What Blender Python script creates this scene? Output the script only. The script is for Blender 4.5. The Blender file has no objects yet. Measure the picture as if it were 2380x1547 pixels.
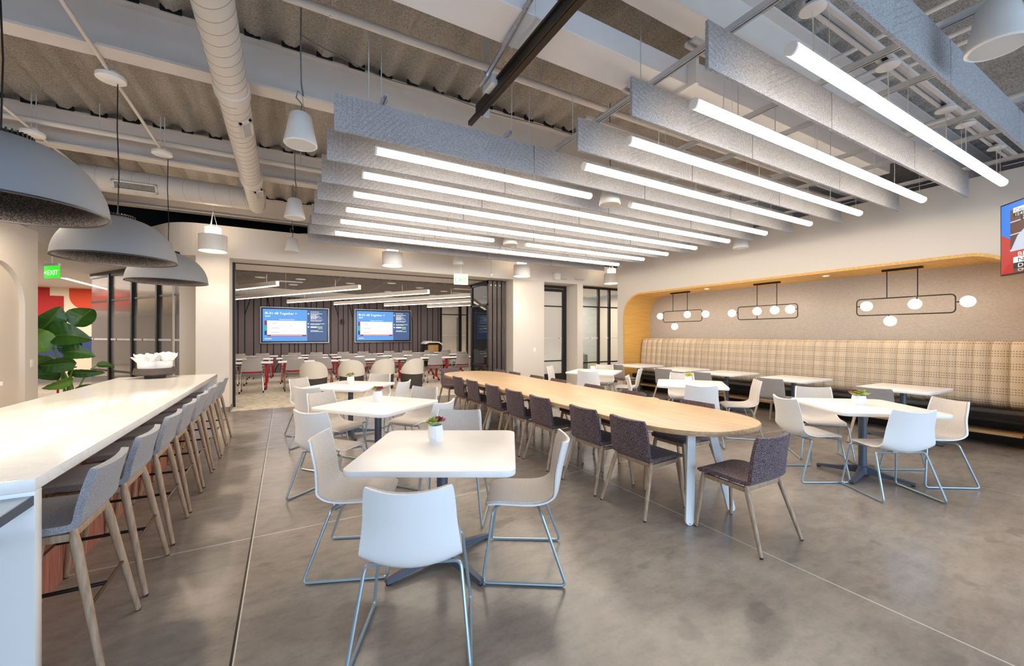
import bpy, bmesh, math, random
from mathutils import Vector, Matrix
random.seed(7)
PI = math.pi
SC = bpy.context.scene
COL = SC.collection
R = math.radians

# ------------------------------------------------------------------ materials
def lin(c):
    c = c / 255.0
    return c / 12.92 if c <= 0.04045 else ((c + 0.055) / 1.055) ** 2.4

def rgb(h):
    return (lin(int(h[0:2], 16)), lin(int(h[2:4], 16)), lin(int(h[4:6], 16)), 1.0)

MATS = {}

def base_mat(name):
    m = bpy.data.materials.new(name)
    m.use_nodes = True
    nt = m.node_tree
    b = nt.nodes['Principled BSDF']
    MATS[name] = m
    return m, nt, b

def nd(nt, t, **kw):
    n = nt.nodes.new(t)
    for k, v in kw.items():
        if k in n.inputs:
            n.inputs[k].default_value = v
        else:
            setattr(n, k, v)
    return n

def mixrgb(nt, fac, a, b, blend='MIX'):
    n = nt.nodes.new('ShaderNodeMix')
    n.data_type = 'RGBA'
    n.blend_type = blend
    for sock, v in ((n.inputs[0], fac), (n.inputs[6], a), (n.inputs[7], b)):
        if hasattr(v, 'links') or isinstance(v, bpy.types.NodeSocket):
            nt.links.new(v, sock)
        else:
            sock.default_value = v
    return n.outputs[2]

def mathn(nt, op, a, b=None, c=None, clamp=False):
    n = nt.nodes.new('ShaderNodeMath')
    n.operation = op
    n.use_clamp = clamp
    for i, v in enumerate((a, b, c)):
        if v is None:
            continue
        if isinstance(v, bpy.types.NodeSocket):
            nt.links.new(v, n.inputs[i])
        else:
            n.inputs[i].default_value = v
    return n.outputs[0]

def ramp(nt, fac, stops):
    n = nt.nodes.new('ShaderNodeValToRGB')
    cr = n.color_ramp
    while len(cr.elements) < len(stops):
        cr.elements.new(0.5)
    for e, (p, c) in zip(cr.elements, stops):
        e.position = p
        e.color = c
    nt.links.new(fac, n.inputs[0])
    return n.outputs[0]

def coords(nt, kind='Object', scale=(1, 1, 1)):
    tc = nt.nodes.new('ShaderNodeTexCoord')
    mp = nt.nodes.new('ShaderNodeMapping')
    mp.inputs['Scale'].default_value = scale
    nt.links.new(tc.outputs[kind], mp.inputs[0])
    return mp.outputs[0]

def noise(nt, vec, scale, detail=3, rough=0.55):
    n = nd(nt, 'ShaderNodeTexNoise')
    n.inputs['Scale'].default_value = scale
    n.inputs['Detail'].default_value = detail
    n.inputs['Roughness'].default_value = rough
    nt.links.new(vec, n.inputs['Vector'])
    return n.outputs[0]

def bump(nt, b, h, strength=0.3, dist=0.01):
    n = nd(nt, 'ShaderNodeBump')
    n.inputs['Strength'].default_value = strength
    n.inputs['Distance'].default_value = dist
    nt.links.new(h, n.inputs['Height'])
    nt.links.new(n.outputs[0], b.inputs['Normal'])

def plain(name, hexc, rough=0.5, metal=0.0, spec=0.5, var=0.0, vscale=8.0, bmp=0.0, bscale=60.0, coat=0.0, world=False):
    """Painted / plastic / metal surface with a little procedural mottling."""
    m, nt, b = base_mat(name)
    c = rgb(hexc)
    b.inputs['Roughness'].default_value = rough
    b.inputs['Metallic'].default_value = metal
    b.inputs['Specular IOR Level'].default_value = spec
    b.inputs['Coat Weight'].default_value = coat
    b.inputs['Base Color'].default_value = c
    if var > 0:
        v = coords(nt)
        f = noise(nt, v, vscale)
        d = tuple(x * (1 - var) for x in c[:3]) + (1,)
        l = tuple(min(1, x * (1 + var)) for x in c[:3]) + (1,)
        nt.links.new(ramp(nt, f, [(0.3, d), (0.7, l)]), b.inputs['Base Color'])
    if bmp > 0:
        v = coords(nt)
        bump(nt, b, noise(nt, v, bscale, 2), bmp, 0.004)
    return m

def fabric(name, c1, c2, scale=400, rough=0.9, bmp=0.35):
    """Woven cloth: fine two-tone speckle with a matching bump."""
    m, nt, b = base_mat(name)
    v = coords(nt)
    f = noise(nt, v, scale, 1, 0.5)
    nt.links.new(ramp(nt, f, [(0.4, rgb(c1)), (0.6, rgb(c2))]), b.inputs['Base Color'])
    b.inputs['Roughness'].default_value = rough
    b.inputs['Specular IOR Level'].default_value = 0.2
    b.inputs['Sheen Weight'].default_value = 0.15
    bump(nt, b, f, bmp, 0.003)
    return m

def wood(name, c1, c2, axis=(30, 30, 1.5), scale=1.0, rough=0.45, contrast=(0.35, 0.65)):
    m, nt, b = base_mat(name)
    v = coords(nt, 'Object', tuple(a * scale for a in axis))
    f = noise(nt, v, 1.6, 5, 0.6)
    nt.links.new(ramp(nt, f, [(contrast[0], rgb(c1)), (contrast[1], rgb(c2))]), b.inputs['Base Color'])
    b.inputs['Roughness'].default_value = rough
    bump(nt, b, f, 0.08, 0.002)
    return m

def emit(name, hexc, strength, base=None):
    m, nt, b = base_mat(name)
    b.inputs['Base Color'].default_value = rgb(base or hexc)
    b.inputs['Emission Color'].default_value = rgb(hexc)
    b.inputs['Emission Strength'].default_value = strength
    b.inputs['Roughness'].default_value = 0.5
    return m

def glassy(name, hexc, alpha=0.25, rough=0.05, spec=0.5):
    """Thin pane: part transparent, part glossy, cheap to trace."""
    m, nt, b = base_mat(name)
    b.inputs['Base Color'].default_value = rgb(hexc)
    b.inputs['Roughness'].default_value = rough
    b.inputs['Specular IOR Level'].default_value = spec
    b.inputs['Alpha'].default_value = alpha
    return m

def make_materials():
    plain('wall_paint', 'DDD6CE', 0.7, bmp=0.04, bscale=300)
    plain('wall_cream', 'DDD3C6', 0.7)
    plain('bulkhead_paint', 'DDD6CE', 0.65)
    plain('steel_paint', 'D4CDC8', 0.6, var=0.03, vscale=3)
    plain('duct_paint', 'D9D2CA', 0.5, var=0.02)
    plain('duct_seam', '9A938D', 0.6)
    plain('white_duct', 'EDEBEC', 0.28, spec=0.5)
    plain('white_paint', 'F2EFEC', 0.45)
    plain('black_metal', '1B1918', 0.4, metal=0.2)
    plain('mullion', '2B2826', 0.45, metal=0.3)
    plain('bronze_track', '2A211A', 0.4, metal=0.3)
    plain('galvanised', 'B9BBC2', 0.32, metal=0.85, var=0.05)
    plain('strut_metal', 'DADBDE', 0.4, metal=0.25)
    plain('chrome', 'D8D8DA', 0.15, metal=1.0)
    plain('plastic_white', 'F7F7F7', 0.32, spec=0.5)
    plain('laminate_white', 'F8F7F7', 0.28, spec=0.5)
    plain('sled_metal', 'A9BAC4', 0.3, metal=0.55)
    plain('table_base', '5D6573', 0.42, metal=0.35)
    plain('rubber', '161514', 0.7)
    plain('white_leg', 'EDF0F2', 0.4)
    plain('dome_outer', '8C8F94', 0.6, spec=0.3, bmp=0.05, bscale=500)
    fabric('dome_felt', '171516', '453F3D', 160, bmp=0.3)
    plain('bowl_dark', '4A423F', 0.75, var=0.2, vscale=14, bmp=0.25, bscale=40)
    plain('paper_white', 'F6F4F2', 0.8)
    plain('pot_white', 'EEF0F3', 0.45, var=0.03, vscale=30)
    plain('leaf_green', '2F5A1E', 0.35, spec=0.5, var=0.25, vscale=5)
    plain('leaf_light', '5E8A2E', 0.4, var=0.2, vscale=5)
    plain('stem_green', '6E8F3C', 0.5)
    plain('succulent_green', '9FA84F', 0.5, var=0.25, vscale=40)
    plain('succulent_yellow', 'C6BE4E', 0.5, var=0.25, vscale=40)
    plain('succulent_red', '8E2A45', 0.5, var=0.3, vscale=40)
    plain('soil', '3A2C22', 0.95)
    plain('mesh_grey', 'B5B0AF', 0.6, var=0.03, vscale=60)
    plain('seat_grey', '6F7371', 0.75)
    plain('red_plastic', 'B5121F', 0.45)
    plain('red_metal', 'C3131F', 0.35)
    plain('tub_white', 'E8E1D6', 0.6)
    plain('tub_dark', '4B4642', 0.8)
    plain('tile_light', 'EDEBE8', 0.6)
    plain('baseboard_grey', '7C7A78', 0.5)
    plain('counter_front', '7F8DA2', 0.5)
    plain('vinyl_black', '1D1A19', 0.4)
    plain('void_black', '050505', 0.9)
    plain('mural_red', 'B10F14', 0.6)
    plain('mural_orange', 'D9471A', 0.6)
    plain('mural_blue', '35407C', 0.6)
    plain('mural_cream', 'EADBC3', 0.7)
    plain('sprinkler_red', 'B0161B', 0.4)
    plain('screen_black', '08080A', 0.25)
    plain('silver_trim', 'B9BBC0', 0.3, metal=0.8)
    plain('speaker_white', 'E4E2DF', 0.55)
    plain('speaker_grille', 'DAD9D5', 0.65, bmp=0.3, bscale=900)
    plain('alcove_far', 'B9AFA6', 0.8)
    plain('grey_edge', '566070', 0.4)
    plain('grey_top', '9FB0C0', 0.12, spec=0.6)
    fabric('seat_linen', 'BFB7B1', 'E0DAD4', 420, bmp=0.25)
    fabric('purple_tweed', '2E2228', '8A767B', 190, bmp=0.5)
    fabric('grey_felt_cloth', '8B8788', 'A5A1A1', 300, bmp=0.25)
    fabric('stool_cloth', '8A8B91', 'AAAAB0', 260, bmp=0.3)
    fabric('pad_black', '1A1716', '2A2624', 200, bmp=0.3)
    fabric('lounge_grey', '4A4643', '5E5955', 200)
    wood('ash_leg', 'A0846A', 'BDA389', (40, 40, 3), 1.0, 0.5)
    wood('oak_top', 'C2A27C', 'DCBF99', (26, 1.2, 26), 1.0, 0.35, (0.3, 0.7))
    wood('oak_edge', 'B79268', 'D6B48A', (26, 1.2, 60), 1.0, 0.45)
    wood('ply_yellow', 'C8994C', 'DBAE62', (1.2, 20, 20), 1.0, 0.5, (0.3, 0.7))
    wood('ply_edge', 'D8A75A', 'E8C07A', (2, 20, 20), 1.0, 0.5)
    wood('bench_oak', 'A8875B', 'C4A273', (20, 1.5, 20), 1.0, 0.45)
    wood('plank_dark', '3F3735', '5A504D', (30, 30, 1.2), 1.0, 0.4)
    wood('lectern_oak', 'C08F4C', 'DDB06B', (30, 30, 2), 1.0, 0.45)
    emit('tube_glow', 'FFF1DE', 12.5)
    emit('can_glow', 'FFE9CC', 11.0)
    emit('dome_glow', 'FFE2BE', 0.6)
    emit('globe_glow', 'FFE6C6', 6.0)
    emit('led_glow', 'FFEBCF', 3.5)
    plain('led_housing', 'B9B0A8', 0.6)
    plain('bronze_bar', '6E5A4A', 0.3, metal=0.8)
    emit('downlight_glow', 'FFEBD2', 3.0)
    emit('screen_blue', '5FA0E6', 0.70, '0A0A0C')
    emit('screen_slate', '4C6592', 0.62, '0A0A0C')
    emit('screen_white', 'F2F5FB', 0.74, '0A0A0C')
    emit('screen_text', 'FFFFFF', 0.84, '0A0A0C')
    emit('screen_red', 'C01838', 0.62, '0A0A0C')
    emit('screen_crimson', 'B31342', 0.62, '0A0A0C')
    emit('screen_green', '43C46B', 0.62, '0A0A0C')
    emit('screen_navy', '14418F', 0.62, '0A0A0C')
    emit('screen_lime', '8FD06A', 0.70, '0A0A0C')
    emit('news_blue', '0A78E0', 0.70, '0A0A0C')
    emit('news_red', 'C8352F', 0.62, '0A0A0C')
    emit('news_brown', '6B4038', 0.49, '0A0A0C')
    emit('news_shirt', 'D3DBEC', 0.62, '0A0A0C')
    emit('news_skin', 'B98A76', 0.56, '0A0A0C')
    emit('news_black', '15131A', 0.35, '0A0A0C')
    emit('news_white', 'F4F4F8', 0.78, '0A0A0C')
    emit('exit_green', '2FD026', 0.9, '0A200A')
    emit('exit_panel', 'EFF8D8', 0.75)
    glassy('clear_glass', '9FAEA8', 0.16, 0.03)
    glassy('dark_glass', '20242B', 0.82, 0.04, 0.8)

    # frosted film: opaque band fading to clear above and below (object z)
    m, nt, b = base_mat('frosted_glass')
    tc = nt.nodes.new('ShaderNodeTexCoord')
    sx = nt.nodes.new('ShaderNodeSeparateXYZ')
    nt.links.new(tc.outputs['Object'], sx.inputs[0])
    z = sx.outputs[2]
    up = nd(nt, 'ShaderNodeMapRange'); nt.links.new(z, up.inputs[0])
    up.inputs[1].default_value = 0.35; up.inputs[2].default_value = 0.95
    up.inputs[3].default_value = 0.2; up.inputs[4].default_value = 0.88
    dn = nd(nt, 'ShaderNodeMapRange'); nt.links.new(z, dn.inputs[0])
    dn.inputs[1].default_value = 1.85; dn.inputs[2].default_value = 2.3
    dn.inputs[3].default_value = 0.88; dn.inputs[4].default_value = 0.2
    al = mathn(nt, 'MINIMUM', up.outputs[0], dn.outputs[0])
    nt.links.new(al, b.inputs['Alpha'])
    b.inputs['Base Color'].default_value = rgb('716D6E')
    b.inputs['Roughness'].default_value = 0.12
    m, nt, b = base_mat('film_glass')
    tc = nt.nodes.new('ShaderNodeTexCoord')
    sx = nt.nodes.new('ShaderNodeSeparateXYZ')
    nt.links.new(tc.outputs['Object'], sx.inputs[0])
    dn = nd(nt, 'ShaderNodeMapRange'); nt.links.new(sx.outputs[2], dn.inputs[0])
    dn.inputs[1].default_value = 0.75; dn.inputs[2].default_value = 1.3
    dn.inputs[3].default_value = 0.25; dn.inputs[4].default_value = 0.75
    nt.links.new(dn.outputs[0], b.inputs['Alpha'])
    b.inputs['Base Color'].default_value = rgb('D6D3CE')
    b.inputs['Roughness'].default_value = 0.1

    # polished concrete with saw-cut joints
    m, nt, b = base_mat('concrete')
    v = coords(nt)
    n1 = noise(nt, v, 0.9, 6, 0.62)
    n2 = noise(nt, coords(nt, 'Object', (1, 2.2, 1)), 5.5, 6, 0.65)
    n3 = noise(nt, v, 42, 3, 0.6)
    c1 = ramp(nt, n1, [(0.32, rgb('827A73')), (0.5, rgb('948B83')), (0.7, rgb('A59D95'))])
    c2 = ramp(nt, n2, [(0.28, (0.68, 0.68, 0.69, 1)), (0.5, (0.95, 0.95, 0.95, 1)), (0.75, (1.15, 1.14, 1.13, 1))])
    c = mixrgb(nt, 0.75, c1, c2, 'MULTIPLY')
    c3 = ramp(nt, n3, [(0.25, (0.75, 0.75, 0.75, 1)), (0.5, (1, 1, 1, 1))])
    c = mixrgb(nt, 0.5, c, c3, 'MULTIPLY')
    n4 = noise(nt, coords(nt, 'Object', (1.0, 1.6, 1.0)), 3.2, 2, 0.5)
    n5 = noise(nt, v, 1.1, 2, 0.5)
    blot = ramp(nt, mathn(nt, 'MULTIPLY', n4, mathn(nt, 'ADD', n5, 0.5)), [(0.66, (0, 0, 0, 1)), (0.72, (1, 1, 1, 1))])
    c = mixrgb(nt, mathn(nt, 'MULTIPLY', blot, 0.35), c, rgb('5F5751'))
    tc = nt.nodes.new('ShaderNodeTexCoord')
    sx = nt.nodes.new('ShaderNodeSeparateXYZ')
    nt.links.new(tc.outputs['Object'], sx.inputs[0])

    def line(sock, at, w):
        d = mathn(nt, 'ABSOLUTE', mathn(nt, 'SUBTRACT', sock, at))
        return mathn(nt, 'LESS_THAN', d, w)
    light = None
    for s, at, w in ((sx.outputs[0], 2.85, 0.005), (sx.outputs[1], 3.52, 0.005), (sx.outputs[1], 6.61, 0.004),
                     (sx.outputs[0], 5.92, 0.0035), (sx.outputs[1], 0.43, 0.0035)):
        l = line(s, at, w)
        light = l if light is None else mathn(nt, 'MAXIMUM', light, l)
    c = mixrgb(nt, mathn(nt, 'MULTIPLY', light, 0.75), c, rgb('D8D2C8'))
    c = mixrgb(nt, line(sx.outputs[0], -0.208, 0.0055), c, rgb('D0C9C0'))
    c = mixrgb(nt, line(sx.outputs[0], -0.215, 0.0055), c, rgb('1E1B19'))
    nt.links.new(c, b.inputs['Base Color'])
    nt.links.new(mathn(nt, 'MULTIPLY_ADD', n1, 0.16, 0.15), b.inputs['Roughness'])
    b.inputs['Specular IOR Level'].default_value = 0.5
    bump(nt, b, n2, 0.02, 0.01)

    # loop carpet with short dashes
    m, nt, b = base_mat('carpet')
    v = coords(nt, 'Object', (7, 22, 1))
    n1 = noise(nt, v, 1.0, 2, 0.5)
    n2 = noise(nt, coords(nt), 160, 2, 0.5)
    c = ramp(nt, n1, [(0.36, rgb('8E8171')), (0.43, rgb('CFC4B4')), (0.7, rgb('DCD2C4'))])
    c = mixrgb(nt, 0.5, c, ramp(nt, n2, [(0.3, (0.7, 0.7, 0.7, 1)), (0.7, (1.1, 1.1, 1.1, 1))]), 'MULTIPLY')
    nt.links.new(c, b.inputs['Base Color'])
    b.inputs['Roughness'].default_value = 0.95
    bump(nt, b, n2, 0.4, 0.004)

    # sprayed acoustic fibre on the steel deck
    m, nt, b = base_mat('sprayed_deck')
    v = coords(nt)
    n1 = noise(nt, v, 80, 5, 0.7)
    n2 = noise(nt, coords(nt, 'Object', (1, 0.35, 1)), 2.2, 4, 0.6)
    c = ramp(nt, n1, [(0.3, rgb('958D85')), (0.46, rgb('D4CBC1')), (0.6, rgb('F0EAE2'))])
    c = mixrgb(nt, 0.6, c, ramp(nt, n2, [(0.3, (0.72, 0.7, 0.68, 1)), (0.65, (1.08, 1.08, 1.08, 1))]), 'MULTIPLY')
    nt.links.new(c, b.inputs['Base Color'])
    b.inputs['Roughness'].default_value = 1.0
    b.inputs['Specular IOR Level'].default_value = 0.05
    bump(nt, b, n1, 1.0, 0.03)

    # grey felt with routed stripes that change direction from facet to facet
    m, nt, b = base_mat('baffle_felt')
    v = coords(nt)
    f = noise(nt, v, 190, 2, 0.6)
    c = ramp(nt, f, [(0.35, rgb('8C8B8F')), (0.5, rgb('AAA9AC')), (0.65, rgb('C4C3C4'))])
    nt.links.new(c, b.inputs['Base Color'])
    b.inputs['Roughness'].default_value = 0.95
    b.inputs['Specular IOR Level'].default_value = 0.1
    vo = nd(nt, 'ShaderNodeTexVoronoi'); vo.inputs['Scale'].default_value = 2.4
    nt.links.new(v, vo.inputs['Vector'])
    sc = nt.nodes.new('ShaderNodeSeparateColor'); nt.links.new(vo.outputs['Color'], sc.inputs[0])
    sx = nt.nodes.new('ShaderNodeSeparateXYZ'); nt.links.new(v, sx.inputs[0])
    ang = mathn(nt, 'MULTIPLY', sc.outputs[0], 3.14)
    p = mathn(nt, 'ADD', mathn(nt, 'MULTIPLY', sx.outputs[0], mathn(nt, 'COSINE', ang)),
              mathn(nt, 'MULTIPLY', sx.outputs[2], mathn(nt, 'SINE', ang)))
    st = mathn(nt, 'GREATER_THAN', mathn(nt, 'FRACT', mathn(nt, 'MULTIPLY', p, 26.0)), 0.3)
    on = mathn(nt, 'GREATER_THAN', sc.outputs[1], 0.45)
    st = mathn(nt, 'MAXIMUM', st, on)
    nt.links.new(mixrgb(nt, mathn(nt, 'MULTIPLY', mathn(nt, 'SUBTRACT', 1.0, st), 0.22), c, rgb('77767B')), b.inputs['Base Color'])  # darker groove tint puts the grooves' self-shading into the felt colour
    h = mathn(nt, 'ADD', mathn(nt, 'MULTIPLY', st, 1.0), mathn(nt, 'MULTIPLY', f, 0.12))
    bump(nt, b, h, 1.0, 0.02)

    # engineered stone
    m, nt, b = base_mat('quartz')
    v = coords(nt)
    n1 = noise(nt, v, 1.2, 8, 0.7)
    c = ramp(nt, n1, [(0.485, rgb('F7F5F3')), (0.5, rgb('DEDCDC')), (0.515, rgb('F7F5F3'))])
    nt.links.new(mixrgb(nt, 0.35, rgb('F7F5F3'), c), b.inputs['Base Color'])
    b.inputs['Roughness'].default_value = 0.12
    b.inputs['Specular IOR Level'].default_value = 0.5

    # terracotta fluted tile
    m, nt, b = base_mat('terracotta')
    v = coords(nt)
    n1 = noise(nt, coords(nt, 'Object', (1, 12, 0.6)), 6, 3, 0.6)
    nt.links.new(ramp(nt, n1, [(0.3, rgb('A8614C')), (0.7, rgb('C98A72'))]), b.inputs['Base Color'])
    b.inputs['Roughness'].default_value = 0.45

    # woven plaid of the banquette (object space: y along, z up)
    m, nt, b = base_mat('plaid')
    v = coords(nt)
    sx = nt.nodes.new('ShaderNodeSeparateXYZ'); nt.links.new(v, sx.inputs[0])
    y, z = sx.outputs[1], sx.outputs[2]

    def frac(s, k, off=0.0):
        return mathn(nt, 'FRACT', mathn(nt, 'ADD', mathn(nt, 'MULTIPLY', s, k), off))

    def lt(a, t):
        return mathn(nt, 'LESS_THAN', a, t)
    dash_y = lt(frac(y, 37.0), 0.55)
    dash_z = lt(frac(z, 50.0), 0.5)
    hb = lt(frac(z, 5.9), 0.5)
    hl = mathn(nt, 'MULTIPLY', hb, lt(frac(z, 29.5), 0.28))
    hl = mathn(nt, 'MULTIPLY', hl, dash_y)
    vb = lt(frac(y, 5.1, 0.3), 0.42)
    vl = mathn(nt, 'MULTIPLY', vb, lt(frac(y, 60.0), 0.45))
    vl = mathn(nt, 'MULTIPLY', vl, 0.55)
    vl = mathn(nt, 'MULTIPLY', vl, dash_z)
    vb2 = mathn(nt, 'MULTIPLY', lt(frac(y, 5.2, 0.1), 0.16), lt(frac(y, 60.0), 0.5))
    pat = mathn(nt, 'MAXIMUM', hl, vl)
    pat = mathn(nt, 'MAXIMUM', pat, mathn(nt, 'MULTIPLY', vb2, 0.35))
    n1 = noise(nt, v, 220, 2, 0.5)
    basec = ramp(nt, n1, [(0.3, rgb('C6B49C')), (0.7, rgb('E0D2BC'))])
    nt.links.new(mixrgb(nt, mathn(nt, 'MULTIPLY', pat, 0.8), basec, rgb('5A4030')), b.inputs['Base Color'])
    b.inputs['Roughness'].default_value = 0.9
    b.inputs['Specular IOR Level'].default_value = 0.15
    bump(nt, b, n1, 0.2, 0.003)

    # woven wall covering in the alcove
    m, nt, b = base_mat('grasscloth')
    n1 = noise(nt, coords(nt, 'Object', (1, 12, 70)), 3.0, 4, 0.65)
    nt.links.new(ramp(nt, n1, [(0.3, rgb('A39D98')), (0.7, rgb('C6C0BA'))]), b.inputs['Base Color'])
    b.inputs['Roughness'].default_value = 0.9
    bump(nt, b, n1, 0.2, 0.004)

    # dark meeting-room wall
    m, nt, b = base_mat('wall_charcoal')
    n1 = noise(nt, coords(nt, 'Object', (40, 40, 40)), 3.0, 3, 0.6)
    nt.links.new(ramp(nt, n1, [(0.3, rgb('6A5F61')), (0.7, rgb('786C6D'))]), b.inputs['Base Color'])
    b.inputs['Roughness'].default_value = 0.8

    # dark acoustic ceiling tile with a light grid
    m, nt, b = base_mat('ceiling_tile')
    v = coords(nt)
    n1 = noise(nt, coords(nt, 'Object', (3, 26, 3)), 3.0, 4, 0.7)
    c = ramp(nt, n1, [(0.35, rgb('5B534E')), (0.65, rgb('8A807A'))])
    sx = nt.nodes.new('ShaderNodeSeparateXYZ'); nt.links.new(v, sx.inputs[0])
    g1 = mathn(nt, 'LESS_THAN', mathn(nt, 'FRACT', mathn(nt, 'MULTIPLY', sx.outputs[0], 1 / 1.22)), 0.016)
    c = mixrgb(nt, g1, c, rgb('A59B94'))
    g2 = mathn(nt, 'LESS_THAN', mathn(nt, 'FRACT', mathn(nt, 'MULTIPLY', sx.outputs[1], 1 / 1.22)), 0.02)
    c = mixrgb(nt, g2, c, rgb('38322F'))
    nt.links.new(c, b.inputs['Base Color'])
    b.inputs['Roughness'].default_value = 0.95

    # dotted grey film / block wall of the small room
    m, nt, b = base_mat('block_wall')
    br = nd(nt, 'ShaderNodeTexBrick')
    br.inputs['Scale'].default_value = 1.0
    br.inputs['Brick Width'].default_value = 0.2
    br.inputs['Row Height'].default_value = 0.065
    br.inputs['Mortar Size'].default_value = 0.006
    br.inputs['Color1'].default_value = rgb('C9CCCB'); br.inputs['Color2'].default_value = rgb('BFC4C4')
    br.inputs['Mortar'].default_value = rgb('A9AEAE')
    tc = nt.nodes.new('ShaderNodeTexCoord')
    mp = nt.nodes.new('ShaderNodeMapping'); mp.inputs['Rotation'].default_value = (PI / 2, 0, 0)
    nt.links.new(tc.outputs['Object'], mp.inputs[0]); nt.links.new(mp.outputs[0], br.inputs['Vector'])
    nt.links.new(br.outputs[0], b.inputs['Base Color'])
    b.inputs['Roughness'].default_value = 0.8

make_materials()

# ------------------------------------------------------------------ mesh helpers
class MB:
    """Collects shapes and links them as ONE mesh object."""
    def __init__(self):
        self.v, self.f, self.m = [], [], []

    def add(self, verts, faces, mat=0, M=None):
        o = len(self.v)
        for p in verts:
            self.v.append(tuple(M @ Vector(p)) if M is not None else tuple(p))
        for fc in faces:
            self.f.append(tuple(i + o for i in fc))
            self.m.append(mat)
        return self

    def box(self, x0, x1, y0, y1, z0, z1, mat=0, bev=0.0, M=None):
        if bev <= 0:
            vs = [(x0, y0, z0), (x1, y0, z0), (x1, y1, z0), (x0, y1, z0), (x0, y0, z1), (x1, y0, z1), (x1, y1, z1), (x0, y1, z1)]
            fs = [(0, 3, 2, 1), (4, 5, 6, 7), (0, 1, 5, 4), (1, 2, 6, 5), (2, 3, 7, 6), (3, 0, 4, 7)]
            return self.add(vs, fs, mat, M)
        bm = bmesh.new()
        bmesh.ops.create_cube(bm, size=1.0)
        for vv in bm.verts:
            vv.co = Vector(((x0 + x1) / 2 + vv.co.x * (x1 - x0), (y0 + y1) / 2 + vv.co.y * (y1 - y0), (z0 + z1) / 2 + vv.co.z * (z1 - z0)))
        bmesh.ops.bevel(bm, geom=list(bm.edges), offset=bev, segments=2, affect='EDGES', profile=0.5)
        bm.verts.index_update()
        self.add([tuple(q.co) for q in bm.verts], [tuple(q.index for q in fc.verts) for fc in bm.faces], mat, M)
        bm.free()
        return self

    def prism(self, poly, z0, z1, mat=0, bev=0.0, M=None, side_mat=None):
        """Vertical prism on a counter-clockwise outline, optional rounded top and bottom edge."""
        n = len(poly)
        if bev <= 0:
            rings = [(0.0, z0), (0.0, z1)]
        else:
            rings = [(bev, z0), (bev * 0.3, z0 + bev * 0.3), (0, z0 + bev), (0, z1 - bev), (bev * 0.3, z1 - bev * 0.3), (bev, z1)]
        vs = []
        for ins, z in rings:
            pts = inset(poly, ins) if ins else poly
            vs += [(p[0], p[1], z) for p in pts]
        fs, ms = [], []
        for k in range(len(rings) - 1):
            for i in range(n):
                j = (i + 1) % n
                fs.append((k * n + i, k * n + j, (k + 1) * n + j, (k + 1) * n + i))
        self.add(vs, fs, mat if side_mat is None else side_mat, M)
        o = len(self.v) - len(vs)
        t = (len(rings) - 1) * n
        self.f.append(tuple(o + t + i for i in range(n))); self.m.append(mat)
        self.f.append(tuple(o + i for i in reversed(range(n)))); self.m.append(mat)
        return self

    def tube(self, pts, r, n=8, mat=0, M=None, closed=False, caps=True):
        """Round rod along a path; r is a number or one radius per point."""
        P = [Vector(p) for p in pts]
        k = len(P)
        rad = [r] * k if not hasattr(r, '__len__') else list(r)
        tang = []
        for i in range(k):
            a = P[i - 1] if (i > 0 or closed) else P[i]
            b = P[(i + 1) % k] if (i < k - 1 or closed) else P[i]
            t = (b - a)
            tang.append(t.normalized() if t.length > 1e-9 else Vector((0, 0, 1)))
        ref = Vector((0, 0, 1)) if abs(tang[0].z) < 0.9 else Vector((1, 0, 0))
        u = (ref - tang[0] * ref.dot(tang[0])).normalized()
        vs = []
        for i in range(k):
            u = (u - tang[i] * u.dot(tang[i]))
            u = u.normalized() if u.length > 1e-6 else Vector((1, 0, 0))
            w = tang[i].cross(u)
            for j in range(n):
                a = 2 * PI * j / n
                vs.append(tuple(P[i] + (u * math.cos(a) + w * math.sin(a)) * rad[i]))
        fs = []
        for i in range(k if closed else k - 1):
            i2 = (i + 1) % k
            for j in range(n):
                j2 = (j + 1) % n
                fs.append((i * n + j, i * n + j2, i2 * n + j2, i2 * n + j))
        if caps and not closed:
            fs.append(tuple(reversed(range(n))))
            fs.append(tuple((k - 1) * n + j for j in range(n)))
        return self.add(vs, fs, mat, M)

    def lathe(self, prof, n=24, c=(0, 0, 0), mat=0, M=None, closed=False, caps=True):
        """Turn (radius, z) points about the vertical axis through c."""
        vs = []
        for r, z in prof:
            for j in range(n):
                a = 2 * PI * j / n
                vs.append((c[0] + r * math.cos(a), c[1] + r * math.sin(a), c[2] + z))
        fs = []
        k = len(prof)
        for i in range(k if closed else k - 1):
            i2 = (i + 1) % k
            for j in range(n):
                j2 = (j + 1) % n
                fs.append((i * n + j, i * n + j2, i2 * n + j2, i2 * n + j))
        if not closed and caps:
            if prof[0][0] > 1e-4:
                fs.append(tuple(reversed(range(n))))
            if prof[-1][0] > 1e-4:
                fs.append(tuple((k - 1) * n + j for j in range(n)))
        return self.add(vs, fs, mat, M)

    def shell(self, fn, nu, nv, t_in, t_out, mat=0, M=None):
        """Closed thin solid round the surface fn(u, v), u and v in 0..1."""
        e = 1e-3
        top, bot = [], []
        for j in range(nv + 1):
            for i in range(nu + 1):
                u, v = i / nu, j / nv
                p = Vector(fn(u, v))
                du = Vector(fn(min(1, u + e), v)) - Vector(fn(max(0, u - e), v))
                dv = Vector(fn(u, min(1, v + e))) - Vector(fn(u, max(0, v - e)))
                nn = du.cross(dv)
                nn = nn.normalized() if nn.length > 1e-12 else Vector((0, 0, 1))
                top.append(p + nn * t_in)
                bot.append(p - nn * t_out)
        W = nu + 1
        N = len(top)
        fs = []
        for j in range(nv):
            for i in range(nu):
                a, b, c, d = j * W + i, j * W + i + 1, (j + 1) * W + i + 1, (j + 1) * W + i
                fs.append((a, b, c, d))
                fs.append((N + d, N + c, N + b, N + a))
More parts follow.
